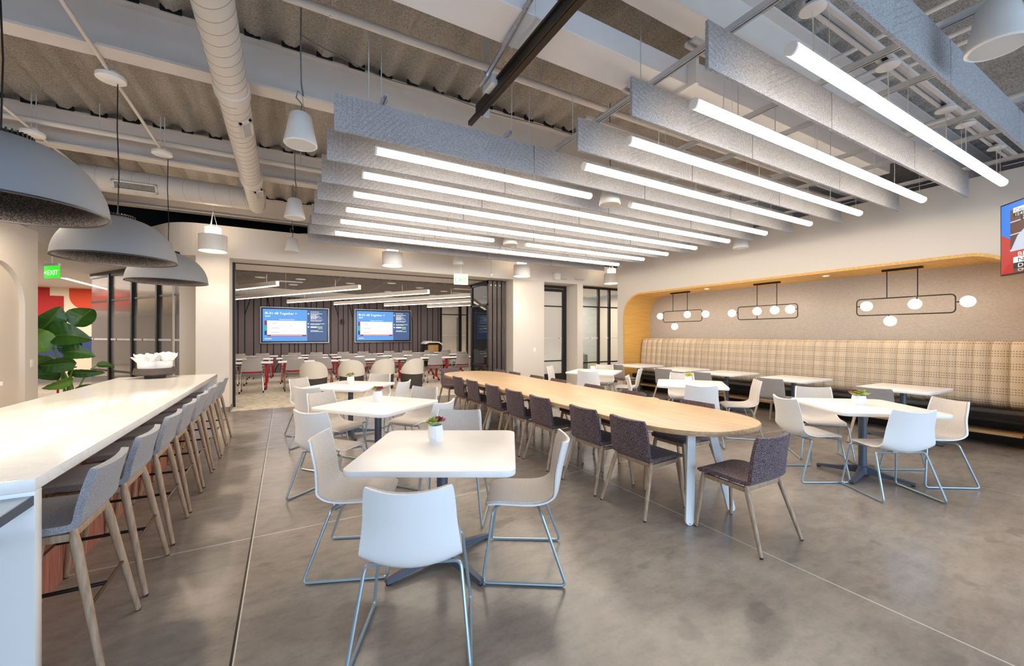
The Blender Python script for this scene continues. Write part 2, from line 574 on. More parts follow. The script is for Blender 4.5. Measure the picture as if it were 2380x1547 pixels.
        edge = [j * W for j in range(nv, -1, -1)] + [i for i in range(1, nu + 1)] + [j * W + nu for j in range(1, nv + 1)] + [nv * W + i for i in range(nu - 1, 0, -1)]
        for q in range(len(edge)):
            a, b = edge[q], edge[(q + 1) % len(edge)]
            fs.append((b, a, N + a, N + b))
        return self.add([tuple(p) for p in top + bot], fs, mat, M)

    def build(self, name, mats, parent=None, smooth=True, loc=None, ang=38):
        me = bpy.data.meshes.new(name)
        me.from_pydata(self.v, [], self.f)
        if isinstance(mats, str):
            mats = [mats]
        for mm in mats:
            me.materials.append(MATS[mm])
        if len(mats) > 1:
            me.polygons.foreach_set('material_index', self.m)
        if smooth:
            me.polygons.foreach_set('use_smooth', [True] * len(self.f))
            me.update()
            me.set_sharp_from_angle(angle=R(ang))
        me.update()
        o = bpy.data.objects.new(name, me)
        COL.objects.link(o)
        if parent is not None:
            o.parent = parent
        if loc is not None:
            o.location = loc
        return o

def inset(poly, d):
    n = len(poly)
    out = []
    for i in range(n):
        p0, p1, p2 = Vector(poly[i - 1]), Vector(poly[i]), Vector(poly[(i + 1) % n])
        a, b = (p1 - p0), (p2 - p1)
        a = a.normalized() if a.length > 1e-9 else Vector((1, 0))
        b = b.normalized() if b.length > 1e-9 else a
        na, nb = Vector((-a.y, a.x)), Vector((-b.y, b.x))
        m = (na + nb)
        m = m.normalized() if m.length > 1e-6 else na
        k = max(0.35, m.dot(na))
        q = p1 + m * (d / k)
        out.append((q.x, q.y))
    return out

def rrect(w, l, r, seg=5, cx=0, cy=0):
    pts = []
    for sx, sy, a0 in ((1, 1, 0), (-1, 1, 90), (-1, -1, 180), (1, -1, 270)):
        for k in range(seg + 1):
            a = R(a0 + 90 * k / seg)
            pts.append((cx + sx * (w / 2 - r) + r * math.cos(a), cy + sy * (l / 2 - r) + r * math.sin(a)))
    return pts

def rpath(pts, r, seg=4):
    """Polyline with its inner corners rounded."""
    P = [Vector(p) for p in pts]
    out = [P[0]]
    for i in range(1, len(P) - 1):
        a, b = (P[i - 1] - P[i]), (P[i + 1] - P[i])
        rr = min(r, a.length * 0.45, b.length * 0.45)
        s, e = P[i] + a.normalized() * rr, P[i] + b.normalized() * rr
        for k in range(seg + 1):
            t = k / seg
            out.append(s * (1 - t) ** 2 + P[i] * 2 * t * (1 - t) + e * t * t)
    out.append(P[-1])
    return out

def catmull(rows, t):
    n = len(rows) - 1
    x = min(max(t, 0), 1) * n
    i = min(int(x), n - 1)
    f = x - i
    p0, p1, p2, p3 = rows[max(i - 1, 0)], rows[i], rows[i + 1], rows[min(i + 2, n)]
    return [0.5 * ((2 * b) + (-a + c) * f + (2 * a - 5 * b + 4 * c - d) * f * f + (-a + 3 * b - 3 * c + d) * f ** 3)
            for a, b, c, d in zip(p0, p1, p2, p3)]

# ------------------------------------------------------------------ scene-graph helpers
def tag(o, label=None, cat=None, group=None, kind=None):
    if label: o['label'] = label
    if cat: o['category'] = cat
    if group: o['group'] = group
    if kind: o['kind'] = kind
    return o

def thing(name, label, cat, loc=(0, 0, 0), rz=0.0, group=None):
    o = bpy.data.objects.new(name, None)
    o.empty_display_size = 0.1
    COL.objects.link(o)
    o.location = loc
    o.rotation_euler = (0, 0, rz)
    return tag(o, label, cat, group)

def struct(name, mb, mats, smooth=False, parent=None):
    o = mb.build(name, mats, parent, smooth)
    o['kind'] = 'structure'
    return o

KIDS = {}
def copy_tree(o, parent=None):
    c = o.copy()
    COL.objects.link(c)
    if parent is not None:
        c.parent = parent
    for ch in o.children:
        copy_tree(ch, c)
    return c

def place(proto, used, loc, rz, label, group=None):
    """First call moves the prototype itself, later calls copy it."""
    if not used:
        o = proto
        used.append(1)
    else:
        o = copy_tree(proto)
    o.location = loc
    o.rotation_euler = (0, 0, rz)
    o['label'] = label
    if group:
        o['group'] = group
    return o

def text_mesh(name, s, size, M, mat, parent, align='LEFT', ext=0.0005, xs=1.0):
    cu = bpy.data.curves.new(name, 'FONT')
    cu.body = s
    cu.size = size
    cu.align_x = align
    cu.extrude = ext
    cu.resolution_u = 2
    o = bpy.data.objects.new(name + '_src', cu)
    COL.objects.link(o)
    bpy.context.view_layer.update()
    dg = bpy.context.evaluated_depsgraph_get()
    me = bpy.data.meshes.new_from_object(o.evaluated_get(dg))
    bpy.data.objects.remove(o)
    me.name = name
    me.transform(M @ Matrix.Diagonal((xs, 1, 1, 1)))
    me.materials.clear()
    me.materials.append(MATS[mat])
    ob = bpy.data.objects.new(name, me)
    COL.objects.link(ob)
    ob.parent = parent
    return ob

ORD = ['first', 'second', 'third', 'fourth', 'fifth', 'sixth', 'seventh', 'eighth', 'ninth', 'tenth', 'eleventh', 'twelfth']

# ================================================================== SETTING
def slab(name, x0, x1, y0, y1, z0, z1, m):
    return struct(name, MB().box(x0, x1, y0, y1, z0, z1), m)

def ngon_prism(name, poly, z0, z1, m):
    return struct(name, MB().prism(poly, z0, z1), m)

slab('floor', -10, 11, -4.2, 20, -0.1, 0.0, 'concrete')
slab('floor_carpet', -1.85, 8.3, 9.51, 18.2, 0.0, 0.008, 'carpet')

# --- corrugated, spray-coated deck
def deck():
    mb = MB()
    x0, x1, y0, y1 = -8.0, 10.6, -4.2, 10.9
    nx, ny = 760, 84
    rng = random.Random(3)
    vs = []
    for j in range(ny + 1):
        y = y0 + (y1 - y0) * j / ny
        for i in range(nx + 1):
            x = x0 + (x1 - x0) * i / nx
            ph = ((x + 2.7) / 0.3055) % 1.0
            t = 0.5 - 0.5 * math.cos(2 * PI * ph)
            t = t * t * (3 - 2 * t)
            vs.append((x, y, 4.300 + 0.085 * t + rng.uniform(-0.009, 0.009)))
    fs = []
    W = nx + 1
    for j in range(ny):
        for i in range(nx):
            a = j * W + i
            fs.append((a, a + W, a + W + 1, a + 1))
    mb.add(vs, fs)
    struct('ceiling', mb, 'sprayed_deck', smooth=True)
deck()

def beam(yc):
    mb = MB()
    x0, x1 = -8.0, 10.6
    mb.box(x0, x1, yc - 0.095, yc + 0.095, 3.85, 3.872)
    mb.box(x0, x1, yc - 0.095, yc + 0.095, 4.272, 4.295)
    mb.box(x0, x1, yc - 0.009, yc + 0.009, 3.87, 4.275)
    o = struct('ceiling_beam', mb, 'steel_paint')
    if yc < 3:
        return
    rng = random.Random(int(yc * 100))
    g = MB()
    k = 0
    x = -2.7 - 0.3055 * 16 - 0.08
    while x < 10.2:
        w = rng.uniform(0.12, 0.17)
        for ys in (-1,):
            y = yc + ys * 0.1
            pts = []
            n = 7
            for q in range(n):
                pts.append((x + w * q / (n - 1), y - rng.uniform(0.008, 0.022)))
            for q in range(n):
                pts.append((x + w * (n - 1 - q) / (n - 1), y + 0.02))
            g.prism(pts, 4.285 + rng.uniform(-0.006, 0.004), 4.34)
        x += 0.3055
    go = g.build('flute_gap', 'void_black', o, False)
    go['kind'] = 'structure'
for yc in (-0.55, 2.05, 4.65, 7.25, 9.93):
    beam(yc)

# --- right wall with the rounded alcove
def arch_path(y0, y1, z1, r, seg=12):
    """From (y0, 0) up, over and down to (y1, 0), corners rounded by r; points are (y, z)."""
    pts = [(y0, 0.0)]
    for k in range(seg + 1):
        a = PI - (PI / 2) * k / seg
        pts.append((y0 + r + r * math.cos(a), z1 - r + r * math.sin(a)))
    for k in range(seg + 1):
        a = PI / 2 - (PI / 2) * k / seg
        pts.append((y1 - r + r * math.cos(a), z1 - r + r * math.sin(a)))
    pts.append((y1, 0.0))
    return pts

def wall_with_arch(name, xa, xb, ya, yb, z1, arch, m):
    poly = [(ya, 0.0)] + arch + [(yb, 0.0), (yb, z1), (ya, z1)]
    n = len(poly)
    vs = [(xa, p[0], p[1]) for p in poly] + [(xb, p[0], p[1]) for p in poly]
    fs = [tuple(range(n)), tuple(reversed(range(n, 2 * n)))]
    for i in range(n):
        j = (i + 1) % n
        fs.append((i, i + n, j + n, j))
    return struct(name, MB().add(vs, fs), m)

AL = arch_path(1.2, 8.08, 2.56, 0.6, 16)
wall_with_arch('wall_right', 7.92, 8.06, -4.2, 8.31, 3.55, AL, 'wall_paint')

def lining(name, arch, xa, xb, t, mats):
    n = len(arch)
    inn = []
    for i in range(n):
        a, b = Vector(arch[max(i - 1, 0)]), Vector(arch[min(i + 1, n - 1)])
        d = (b - a).normalized()
        inn.append((arch[i][0] + d.y * t, arch[i][1] - d.x * t))
    mb = MB()
    vs = []
    for x in (xa, xb):
        vs += [(x, p[0], p[1]) for p in arch] + [(x, p[0], p[1]) for p in inn]
    f0, f1 = [], []
    for i in range(n - 1):
        f1.append((i, i + 1, n + i + 1, n + i))
        f0.append((n + i, n + i + 1, 3 * n + i + 1, 3 * n + i))
        f0.append((i, 2 * n + i, 2 * n + i + 1, i + 1))
        f0.append((2 * n + i, 3 * n + i, 3 * n + i + 1, 2 * n + i + 1))
    mb.add(vs, f0, 0)
    o = len(mb.f)
    for f in f1:
        mb.f.append(f); mb.m.append(1)
    return struct(name, mb, mats, smooth=True)

lining('trim_1', AL, 7.905, 8.86, 0.042, ['ply_yellow', 'ply_edge'])
slab('wall_alcove', 8.86, 8.95, 1.1, 8.2, 0, 2.62, 'grasscloth')

# --- left wall with its arched niche
AL2 = arch_path(2.6, 8.6, 2.47, 0.6, 14)
wall_with_arch('wall_left', -3.36, -3.3, -4.2, 8.95, 2.94, AL2, 'wall_paint')
slab('wall_niche', -3.42, -3.36, 2.4, 8.8, 0, 2.6, 'wall_cream')
slab('ceiling_left', -9.5, -3.3, -4.2, 8.95, 2.94, 3.05, 'wall_paint')
slab('wall_left_upper', -5.6, -5.5, -4.2, 10.9, 3.05, 4.3, 'steel_paint')
slab('wall_right_upper', 10.5, 10.6, -4.2, 10.9, 3.0, 4.3, 'alcove_far')
slab('wall_plenum', -8.0, 10.6, 10.9, 11.0, 3.57, 4.4, 'void_black')  # black sheet puts in the darkness of the unlit plenum

# --- wall behind the camera with a long strip of window openings
def back_wall():
    mb = MB()
    y0, y1 = -4.3, -4.2
    mb.box(-3.3, 7.92, y0, y1, 0, 0.12)
    mb.box(-3.3, 7.92, y0, y1, 3.1, 4.4)
    for x in (-3.3, -1.1, 1.1, 3.3, 5.5, 7.7):
        mb.box(x, x + 0.12, y0, y1, 0.12, 3.1)
    struct('wall_back', mb, 'wall_paint')
back_wall()

# --- bulkhead over the meeting-room opening, turning the corner to the left
def arc(cx, cy, r, a0, a1, n):
    return [(cx + r * math.cos(R(a0 + (a1 - a0) * k / n)), cy + r * math.sin(R(a0 + (a1 - a0) * k / n))) for k in range(n + 1)]
D = Vector((-0.55, 0.835)).normalized()
BH = [(10.5, 9.47)] + arc(-1.32, 10.27, 0.8, -90, -90 - 56.6, 12)
e = Vector(BH[-1])
BH.append(tuple(e + D * 2.2))
BH += [(-3.45, 9.05), (-9.5, 9.05), (-9.5, 20.0), (10.5, 20.0)]
poly = list(reversed(BH))
ngon_prism('ceiling_bulkhead', poly, 2.96, 3.565, 'bulkhead_paint')

# --- columns and piers
slab('wall_column', -1.457, -0.94, 9.475, 10.12, 0, 2.965, 'wall_paint')
slab('wall_pier', 5.31, 6.3, 9.475, 10.06, 0, 2.965, 'wall_paint')
slab('wall_door', 7.46, 7.67, 9.475, 10.06, 0, 2.965, 'wall_paint')
slab('wall_return', -1.80, -1.45, 10.06, 10.16, 0, 2.965, 'wall_cream')
struct('baseboard_left', MB().box(-1.46, -0.935, 9.462, 9.476, 0, 0.1).box(-0.941, -0.928, 9.462, 10.0, 0, 0.1), 'baseboard_grey')
struct('baseboard_right', MB().box(5.3, 6.31, 9.462, 9.476, 0, 0.1).box(7.45, 7.68, 9.462, 9.476, 0, 0.1).box(6.3, 6.312, 9.47, 10.0, 0, 0.1), 'baseboard_grey')
# dark track and jamb of the folding partition
struct('trim_3', MB().box(-0.94, -0.895, 10.02, 10.1, 0, 2.96).box(-0.94, 5.31, 10.03, 10.075, 2.945, 2.962), 'mullion')

# --- meeting room
slab('wall_meeting_back', -1.95, 6.3, 18.2, 18.3, 0, 2.965, 'wall_charcoal')
slab('wall_meeting_left', -1.95, -1.85, 10.3, 18.3, 0, 2.965, 'wall_cream')
slab('wall_meeting_right', 6.2, 6.3, 10.06, 13.2, 0, 2.965, 'wall_cream')
slab('wall_meeting_side', 8.3, 8.4, 13.2, 21, 0, 2.965, 'wall_cream')
slab('wall_hall_end', 6.0, 8.4, 20.6, 20.7, 0, 2.965, 'wall_cream')
ngon_prism('ceiling_tiles', [(-1.7, 11.15), (8.2, 11.05), (8.2, 16.7), (5.0, 16.5), (2.4, 15.5), (0.2, 14.75), (-1.7, 14.1)], 2.93, 2.9599, 'ceiling_tile')

def grooves():
    rng = random.Random(11)
    mb = MB()
    x = -1.55
    y = 18.196
    while x < 6.2:
        kind = rng.random()
        w = 0.026
        if kind < 0.5:
            mb.box(x, x + w, y - 0.006, y, 0.02, 2.95)
        else:
            d = rng.choice((-1, 1)) * rng.uniform(0.14, 0.22)
            if kind < 0.75:
                zs = rng.uniform(0.55, 0.95)
                pts = [(x, y, 2.95), (x, y, zs)] + [(x + d * (t * t * (3 - 2 * t)), y, zs - (zs - 0.05) * t) for t in [q / 8 for q in range(1, 9)]]
            else:
                zs = rng.uniform(1.9, 2.2)
                pts = [(x, y, 0.02), (x, y, zs)] + [(x + d * (t * t * (3 - 2 * t)), y, zs + (2.93 - zs) * t) for t in [q / 8 for q in range(1, 9)]]
            mb.tube(pts, 0.0125, 6)
            if rng.random() < 0.6:
                mb.box(x - 0.012, x + 0.012, y - 0.006, y, 0.02, 2.95)
        x += rng.uniform(0.13, 0.3)
    o = mb.build('groove', 'void_black', bpy.data.objects['wall_meeting_back'], True)
    o['kind'] = 'structure'
grooves()

# glass door and sidelight at the far right of the meeting room
def glazing(name, frame, panes, frame_mat, pane_mat, dots=None):
    """One glazed screen: frame bars as one part, each pane a part of its own."""
    root = thing(name, None, None)
    root['kind'] = 'structure'
    fo = frame.build('frame', frame_mat, root, False)
    fo['kind'] = 'structure'
    for p in panes:
        po = p.build('pane', pane_mat, root, False)
        po['kind'] = 'structure'
    if dots is not None:
        do = dots.build('dot_band', ['white_paint', 'red_plastic'], root, False)
        do['kind'] = 'structure'
    return root

f = MB()
for x0, x1 in ((6.29, 6.38), (7.22, 7.36), (7.62, 7.7)):
    f.box(x0, x1, 18.18, 18.28, 0, 2.95)
f.box(6.38, 7.62, 18.2, 18.26, 2.42, 2.46).box(6.38, 7.62, 18.2, 18.26, 0.0, 0.1).box(6.38, 7.62, 18.2, 18.26, 2.9, 2.95)
f.tube([(7.12, 18.13, 0.5), (7.12, 18.13, 2.3)], 0.018, 8)
dots = MB()
for k in range(16):
    dots.box(6.42 + k * 0.075, 6.455 + k * 0.075, 18.205, 18.209, 1.44, 1.475)
glazing('door_2', f, [MB().box(6.38, 7.22, 18.22, 18.24, 0.1, 2.9), MB().box(7.36, 7.62, 18.22, 18.24, 0.1, 2.9)], 'mullion', 'film_glass', dots)
slab('wall_meeting_corner', 7.7, 8.3, 18.2, 18.3, 0, 2.965, 'wall_cream')

# --- door and glazed screen at the right of the white columns
f = MB()
Y0 = 10.0
f.box(6.3, 6.37, Y0, Y0 + 0.06, 0, 2.95).box(7.39, 7.46, Y0, Y0 + 0.06, 0, 2.95).box(6.37, 7.39, Y0, Y0 + 0.06, 2.87, 2.95)
f.box(7.3, 7.38, Y0 + 0.005, Y0 + 0.05, 0, 2.86).box(6.38, 7.3, Y0 + 0.005, Y0 + 0.05, 2.77, 2.86)
f.box(6.38, 7.3, Y0 + 0.005, Y0 + 0.05, 2.315, 2.35).box(6.38, 7.3, Y0 + 0.005, Y0 + 0.05, 0.69, 0.725).box(6.38, 7.3, Y0 + 0.005, Y0 + 0.05, 0.0, 0.33)
for z in (0.6, 1.4, 2.55):
    f.box(7.365, 7.4, Y0 - 0.012, Y0 + 0.01, z, z + 0.12)
dots = MB()
for k in range(22):
    dots.box(6.4 + k * 0.041, 6.418 + k * 0.041, Y0 + 0.012, Y0 + 0.016, 1.365, 1.40, 1 if k == 19 else 0)
glazing('door_1', f, [MB().box(6.38, 7.3, Y0 + 0.02, Y0 + 0.035, 0.33, 2.8)], 'mullion', 'film_glass', dots)

f = MB()
Y0 = 9.72
f.box(7.67, 9.75, Y0, Y0 + 0.06, 2.89, 2.96).box(7.67, 9.75, Y0, Y0 + 0.06, 2.325, 2.36).box(7.67, 9.75, Y0, Y0 + 0.06, 0.62, 0.66).box(7.67, 9.75, Y0, Y0 + 0.06, 0, 0.1)
for x in (7.67, 8.46, 8.9, 9.7):
    f.box(x, x + 0.065, Y0 - 0.01, Y0 + 0.07, 0, 2.95)
dots = MB()
for k in range(48):
    dots.box(7.75 + k * 0.041, 7.768 + k * 0.041, Y0 + 0.018, Y0 + 0.022, 1.365, 1.40, 1 if k in (10, 29) else 0)
glazing('window_1', f, [MB().box(7.73, 8.46, Y0 + 0.025, Y0 + 0.037, 0.1, 2.9), MB().box(8.525, 8.9, Y0 + 0.025, Y0 + 0.037, 0.1, 2.9), MB().box(8.965, 9.7, Y0 + 0.025, Y0 + 0.037, 0.1, 2.9)], 'mullion', 'clear_glass', dots)
slab('wall_room_back', 6.3, 11.0, 12.6, 12.7, 0, 2.965, 'block_wall')
slab('wall_room_right', 10.9, 11.0, 8.3, 12.6, 0, 2.965, 'wall_cream')
slab('wall_right_return', 8.06, 11.0, 8.22, 8.31, 0, 3.55, 'wall_paint')

# --- slanted frosted glass screen left of the column
def glass_screen():
    A, B = Vector((-1.77, 10.1)), Vector((-4.14, 13.7))
    d = (B - A).normalized()
    L = (B - A).length
    M = Matrix.Translation((A.x, A.y, 0)) @ Matrix.Rotation(math.atan2(d.y, d.x), 4, 'Z')
    f = MB()
    f.box(0, L, -0.03, 0.03, 2.84, 2.96, M=M).box(0, L, -0.02, 0.02, 2.26, 2.30, M=M).box(0, L, -0.02, 0.02, 0.63, 0.67, M=M).box(0, L, -0.03, 0.03, 0, 0.08, M=M)
    xs = [0.0, 0.215 * L, 0.476 * L, 0.744 * L]
    for x in xs[1:]:
        f.box(x - 0.035, x + 0.035, -0.05, 0.05, 0, 2.9, M=M)
    xs.append(L)
    panes = []
    for a, b in zip(xs[:-1], xs[1:]):
        panes.append(MB().box(a + 0.03, b - 0.03, -0.008, 0.008, 0.08, 2.86, M=M))
    dots = MB()
    k = 0
    x = 0.05
    while x < L:
        dots.box(x, x + 0.025, -0.0085 - 0.012, -0.0085 + 0.03, 1.36, 1.40, 1 if k % 23 == 5 else 0, M=M)
        x += 0.055
        k += 1
    glazing('window_2', f, panes, 'mullion', 'frosted_glass', dots)
glass_screen()

# --- far corridor on the left
def mural():
    w = slab('wall_mural', -9.6, -3.2, 18.0, 18.1, 0, 2.96, 'mural_cream')
    y = 17.994

    def flat(pts, m, nm):
        n = len(pts)
        vs = [(p[0], y, p[1]) for p in pts] + [(p[0], y + 0.005, p[1]) for p in pts]
        fs = [tuple(range(n)), tuple(reversed(range(n, 2 * n)))] + [(i, i + n, (i + 1) % n + n, (i + 1) % n) for i in range(n)]
        o = MB().add(vs, fs).build(nm, m, w, False)
        o['kind'] = 'structure'
    flat([(-7.9, 2.03), (-6.07, 2.0), (-6.07, 2.7), (-6.38, 2.7), (-6.38, 2.95), (-7.9, 2.95)], 'mural_red', 'red_shape')
    pts = [(-4.4, 2.95), (-5.95, 2.95)] + [(-5.5 - 0.45 * math.cos(a), 2.72 - 0.46 * math.sin(a)) for a in [q * PI / 2 / 8 for q in range(9)]] + [(-4.4, 2.26)]
    flat(list(reversed(pts)), 'mural_orange', 'orange_shape')
    pts = [(-6.9, 1.43), (-4.4, 1.43), (-4.4, 1.05)] + [(-4.4 - 2.4 * q / 10, 1.05 - 0.6 * (q / 10) ** 2 + 0.12 * math.sin(q * 0.9)) for q in range(1, 11)]
    flat(list(reversed(pts)), 'mural_blue', 'blue_shape')
mural()
slab('baseboard_mural', -9.6, -3.2, 17.97, 18.0, 0, 0.15, 'baseboard_grey')
slab('wall_corridor', -9.6, -9.5, -4.2, 18.1, 0, 2.96, 'wall_cream')

# ================================================================== WHITE SHELL CHAIR
SHELL = [(0.232, 0.428, 0.170, 0.0, 0.0), (0.222, 0.443, 0.192, 0.0, 0.002), (0.16, 0.452, 0.208, 0.0, 0.006), (0.06, 0.446, 0.216, 0.0, 0.012),
         (-0.05, 0.436, 0.222, 0.0, 0.024), (-0.13, 0.434, 0.225, 0.004, 0.042), (-0.178, 0.446, 0.225, 0.012, 0.055), (-0.208, 0.490, 0.223, 0.028, 0.032),
         (-0.226, 0.57, 0.214, 0.042, 0.006), (-0.242, 0.65, 0.203, 0.05, 0.004), (-0.262, 0.73, 0.197, 0.052, 0.008), (-0.278, 0.79, 0.189, 0.052, 0.016), (-0.284, 0.808, 0.182, 0.052, 0.018)]

def shell_fn(rows, k=1.0, lift=0.0):
    def fn(u, v):
        y, z, w, cy, cz = catmull(rows, v)
        s = (u * 2 - 1) * k
        return (w * s, y + cy * s * s, z + cz * s * s + lift)
    return fn

def make_white_chair():
    t = thing('shell_chair', '', 'chair')
    MB().shell(shell_fn(SHELL), 12, 30, 0.010, 0.0).build('shell', 'plastic_white', t)
    MB().shell(shell_fn(SHELL, 0.94), 12, 30, -0.0004, 0.011).build('seat_pad', 'seat_linen', t)
    for s in (-1, 1):
        pts = rpath([(s * 0.09, 0.15, 0.405), (s * 0.215, 0.185, 0.425), (s * 0.262, 0.245, 0.010), (s * 0.268, -0.248, 0.010), (s * 0.22, -0.10, 0.418), (s * 0.09, -0.08, 0.405)], 0.035, 5)
        MB().tube(pts, 0.0088, 8).build('sled_leg', 'sled_metal', t)
    b = MB()
    for y in (0.15, -0.08):
        b.tube([(-0.1, y, 0.405), (0.1, y, 0.405)], 0.0088, 8)
    b.box(-0.07, 0.07, -0.11, 0.18, 0.412, 0.424, 0, 0.004)
    b.build('seat_bracket', 'sled_metal', t)
    return t

# ================================================================== OAK-LEGGED CHAIR AND STOOL
WSH = [(0.262, 0.424, 0.175, 0.0, 0.0), (0.252, 0.441, 0.205, 0.0, 0.0), (0.17, 0.452, 0.218, 0.0, 0.004), (0.05, 0.447, 0.222, 0.0, 0.008), (-0.06, 0.440, 0.220, 0.0, 0.010),
       (-0.125, 0.443, 0.216, 0.003, 0.008), (-0.152, 0.462, 0.214, 0.008, 0.004), (-0.165, 0.505, 0.213, 0.014, 0.0), (-0.18, 0.58, 0.212, 0.022, 0.0), (-0.198, 0.67, 0.208, 0.028, 0.0),
       (-0.215, 0.745, 0.202, 0.03, 0.003), (-0.221, 0.772, 0.188, 0.03, 0.004)]

def wood_frame(t, top, feet, h):
    """Four tapered legs, each with a rubber glide, and the rails under the seat."""
    for s in (-1, 1):
        for (tx, ty, tz), (fx, fy) in zip(top, feet):
            P0, P1 = Vector((s * tx, ty, tz)), Vector((s * fx, fy, 0.006))
            pts, rad = [], []
            for q in range(9):
                u = q / 8
                pts.append(P0.lerp(P1, u))
                rad.append((0.0205 * (1 - u) + 0.0125 * u) * (0.6 if q == 0 else 1))
            pts.insert(0, P0 + (P0 - P1).normalized() * 0.008)
            rad.insert(0, 0.006)
            lg = MB().tube(pts, rad, 10).build('leg', 'ash_leg', t)
            MB().lathe([(0.0115, 0.0), (0.0125, 0.012)], 10, (s * fx, fy, 0)).build('glide', 'rubber', lg)
    r = MB()
    (rx, ry, rz), (fx, fy, fz) = top
    r.box(-rx, rx, ry - 0.012, ry + 0.014, rz - 0.048, rz - 0.012, 0, 0.005)
    r.box(-fx, fx, fy - 0.03, fy - 0.006, fz - 0.045, fz - 0.012, 0, 0.005)
    for s in (-1, 1):
        d = math.atan2(fx - rx, fy - ry)
        M = Matrix.Translation((s * (rx + fx) / 2, (ry + fy) / 2, (rz + fz) / 2 - 0.03)) @ Matrix.Rotation(-s * d, 4, 'Z')
        L = math.hypot(fx - rx, fy - ry)
        r.box(-0.012, 0.012, -L / 2, L / 2, -0.017, 0.016, 0, 0.004, M=M)
    r.build('rail', 'ash_leg', t)

def make_wood_chair(name, cloth):
    t = thing(name, '', 'chair')
    MB().shell(shell_fn(WSH), 10, 34, 0.014, 0.014).build('seat', cloth, t)
    wood_frame(t, [(0.198, -0.115, 0.438), (0.170, 0.232, 0.425)], [(0.252, -0.25), (0.222, 0.262)], 0.42)
    return t

SSH = [(0.225, 0.632, 0.177, 0.0, 0.0), (0.215, 0.649, 0.207, 0.0, 0.0), (0.14, 0.658, 0.220, 0.0, 0.004), (0.03, 0.654, 0.224, 0.0, 0.006), (-0.08, 0.648, 0.222, 0.0, 0.008),
       (-0.135, 0.655, 0.219, 0.003, 0.004), (-0.158, 0.68, 0.218, 0.008, 0.0), (-0.172, 0.73, 0.217, 0.014, 0.0), (-0.194, 0.80, 0.215, 0.02, 0.0),
       (-0.215, 0.868, 0.209, 0.022, 0.003), (-0.221, 0.89, 0.196, 0.022, 0.004)]

def make_stool():
    t = thing('bar_stool', '', 'stool')
    MB().shell(shell_fn(SSH), 10, 32, 0.015, 0.015).build('seat', 'stool_cloth', t)
    top = [(0.178, -0.125, 0.645), (0.155, 0.175, 0.628)]
    feet = [(0.245, -0.24), (0.215, 0.235)]
    wood_frame(t, top, feet, 0.63)
    def at(k, z):
        (tx, ty, tz), (fx, fy) = top[k], feet[k]
        u = (tz - z) / tz
        return tx + (fx - tx) * u, ty + (fy - ty) * u
    zb = 0.295
    rx, ry = at(0, zb)
    fx, fy = at(1, zb)
    MB().tube([(-rx, ry, zb), (rx, ry, zb)], 0.0075, 8).build('footrest', 'bronze_bar', t)
    MB().tube([(-fx, fy, zb), (fx, fy, zb)], 0.0075, 8).build('footrest', 'bronze_bar', t)
    MB().tube([(0, ry, zb), (0, fy, zb)], 0.0095, 8).build('stretcher', 'black_metal', t)
    return t

# ================================================================== CAFE TABLES
def make_cafe_table(name, w, l, feet_rot=0.0, flat=False):
    t = thing(name, '', 'table')
    MB().prism(rrect(w, l, 0.07, 7), 0.705, 0.74, 0, 0.006).build('tabletop', 'laminate_white', t)
    MB().lathe([(0.036, 0.05), (0.036, 0.69)], 20).build('column', 'table_base', t)
    b = MB()
    b.lathe([(0.05, 0.03), (0.05, 0.1)], 20)
    for k in range(4):
        M = Matrix.Rotation(R(45 + 90 * k + feet_rot), 4, 'Z')
        vs, fs = [], []
        for x, hw, z0, z1 in ((0.0, 0.034, 0.03, 0.115), (0.06, 0.03, 0.03, 0.105), (0.2, 0.024, 0.022, 0.062), (0.40, 0.02, 0.012, 0.034)):
            vs += [(x, -hw, z0), (x, hw, z0), (x, hw * 0.8, z1), (x, -hw * 0.8, z1)]
        for q in range(3):
            for j in range(4):
                a, b2 = q * 4 + j, q * 4 + (j + 1) % 4
                fs.append((a, b2, b2 + 4, a + 4))
        fs += [(3, 2, 1, 0), (12, 13, 14, 15)]
        b.add(vs, fs, 0, M)
        b.lathe([(0.016, 0.0), (0.016, 0.014)], 10, tuple(M @ Vector((0.385, 0, 0))), 1)
    b.build('base', ['table_base', 'rubber'], t)
    MB().lathe([(0.13, 0.69), (0.13, 0.703)], 20).build('mounting_plate', 'table_base', t)
    return t

def rosette(mb, c, r, n, mat, rng, tilt=0.0):
    for ring, (k, rr, lift, ang) in enumerate(((n, 1.0, 0.0, 20), (n - 2, 0.72, 0.25, 42), (max(4, n - 4), 0.45, 0.42, 62))):
        for q in range(k):
            a = 2 * PI * q / k + ring * 0.4 + rng.uniform(-0.1, 0.1)
            L = r * rr
            e = R(ang + rng.uniform(-8, 8))
            d = Vector((math.cos(a) * math.cos(e), math.sin(a) * math.cos(e), math.sin(e)))
            s = Vector((-math.sin(a), math.cos(a), 0))
            up = d.cross(s) * -1
            b0 = Vector(c) + Vector((0, 0, r * lift * 0.5))
            w = L * 0.4
            pts = [b0, b0 + d * L * 0.55 + s * w - up * 0.002, b0 + d * L, b0 + d * L * 0.55 - s * w - up * 0.002, b0 + d * L * 0.55 + up * L * 0.14, b0 + d * L * 0.55 - up * L * 0.08]
            mb.add([tuple(p) for p in pts], [(0, 1, 4), (1, 2, 4), (2, 3, 4), (3, 0, 4), (1, 0, 5), (2, 1, 5), (3, 2, 5), (0, 3, 5)], mat)

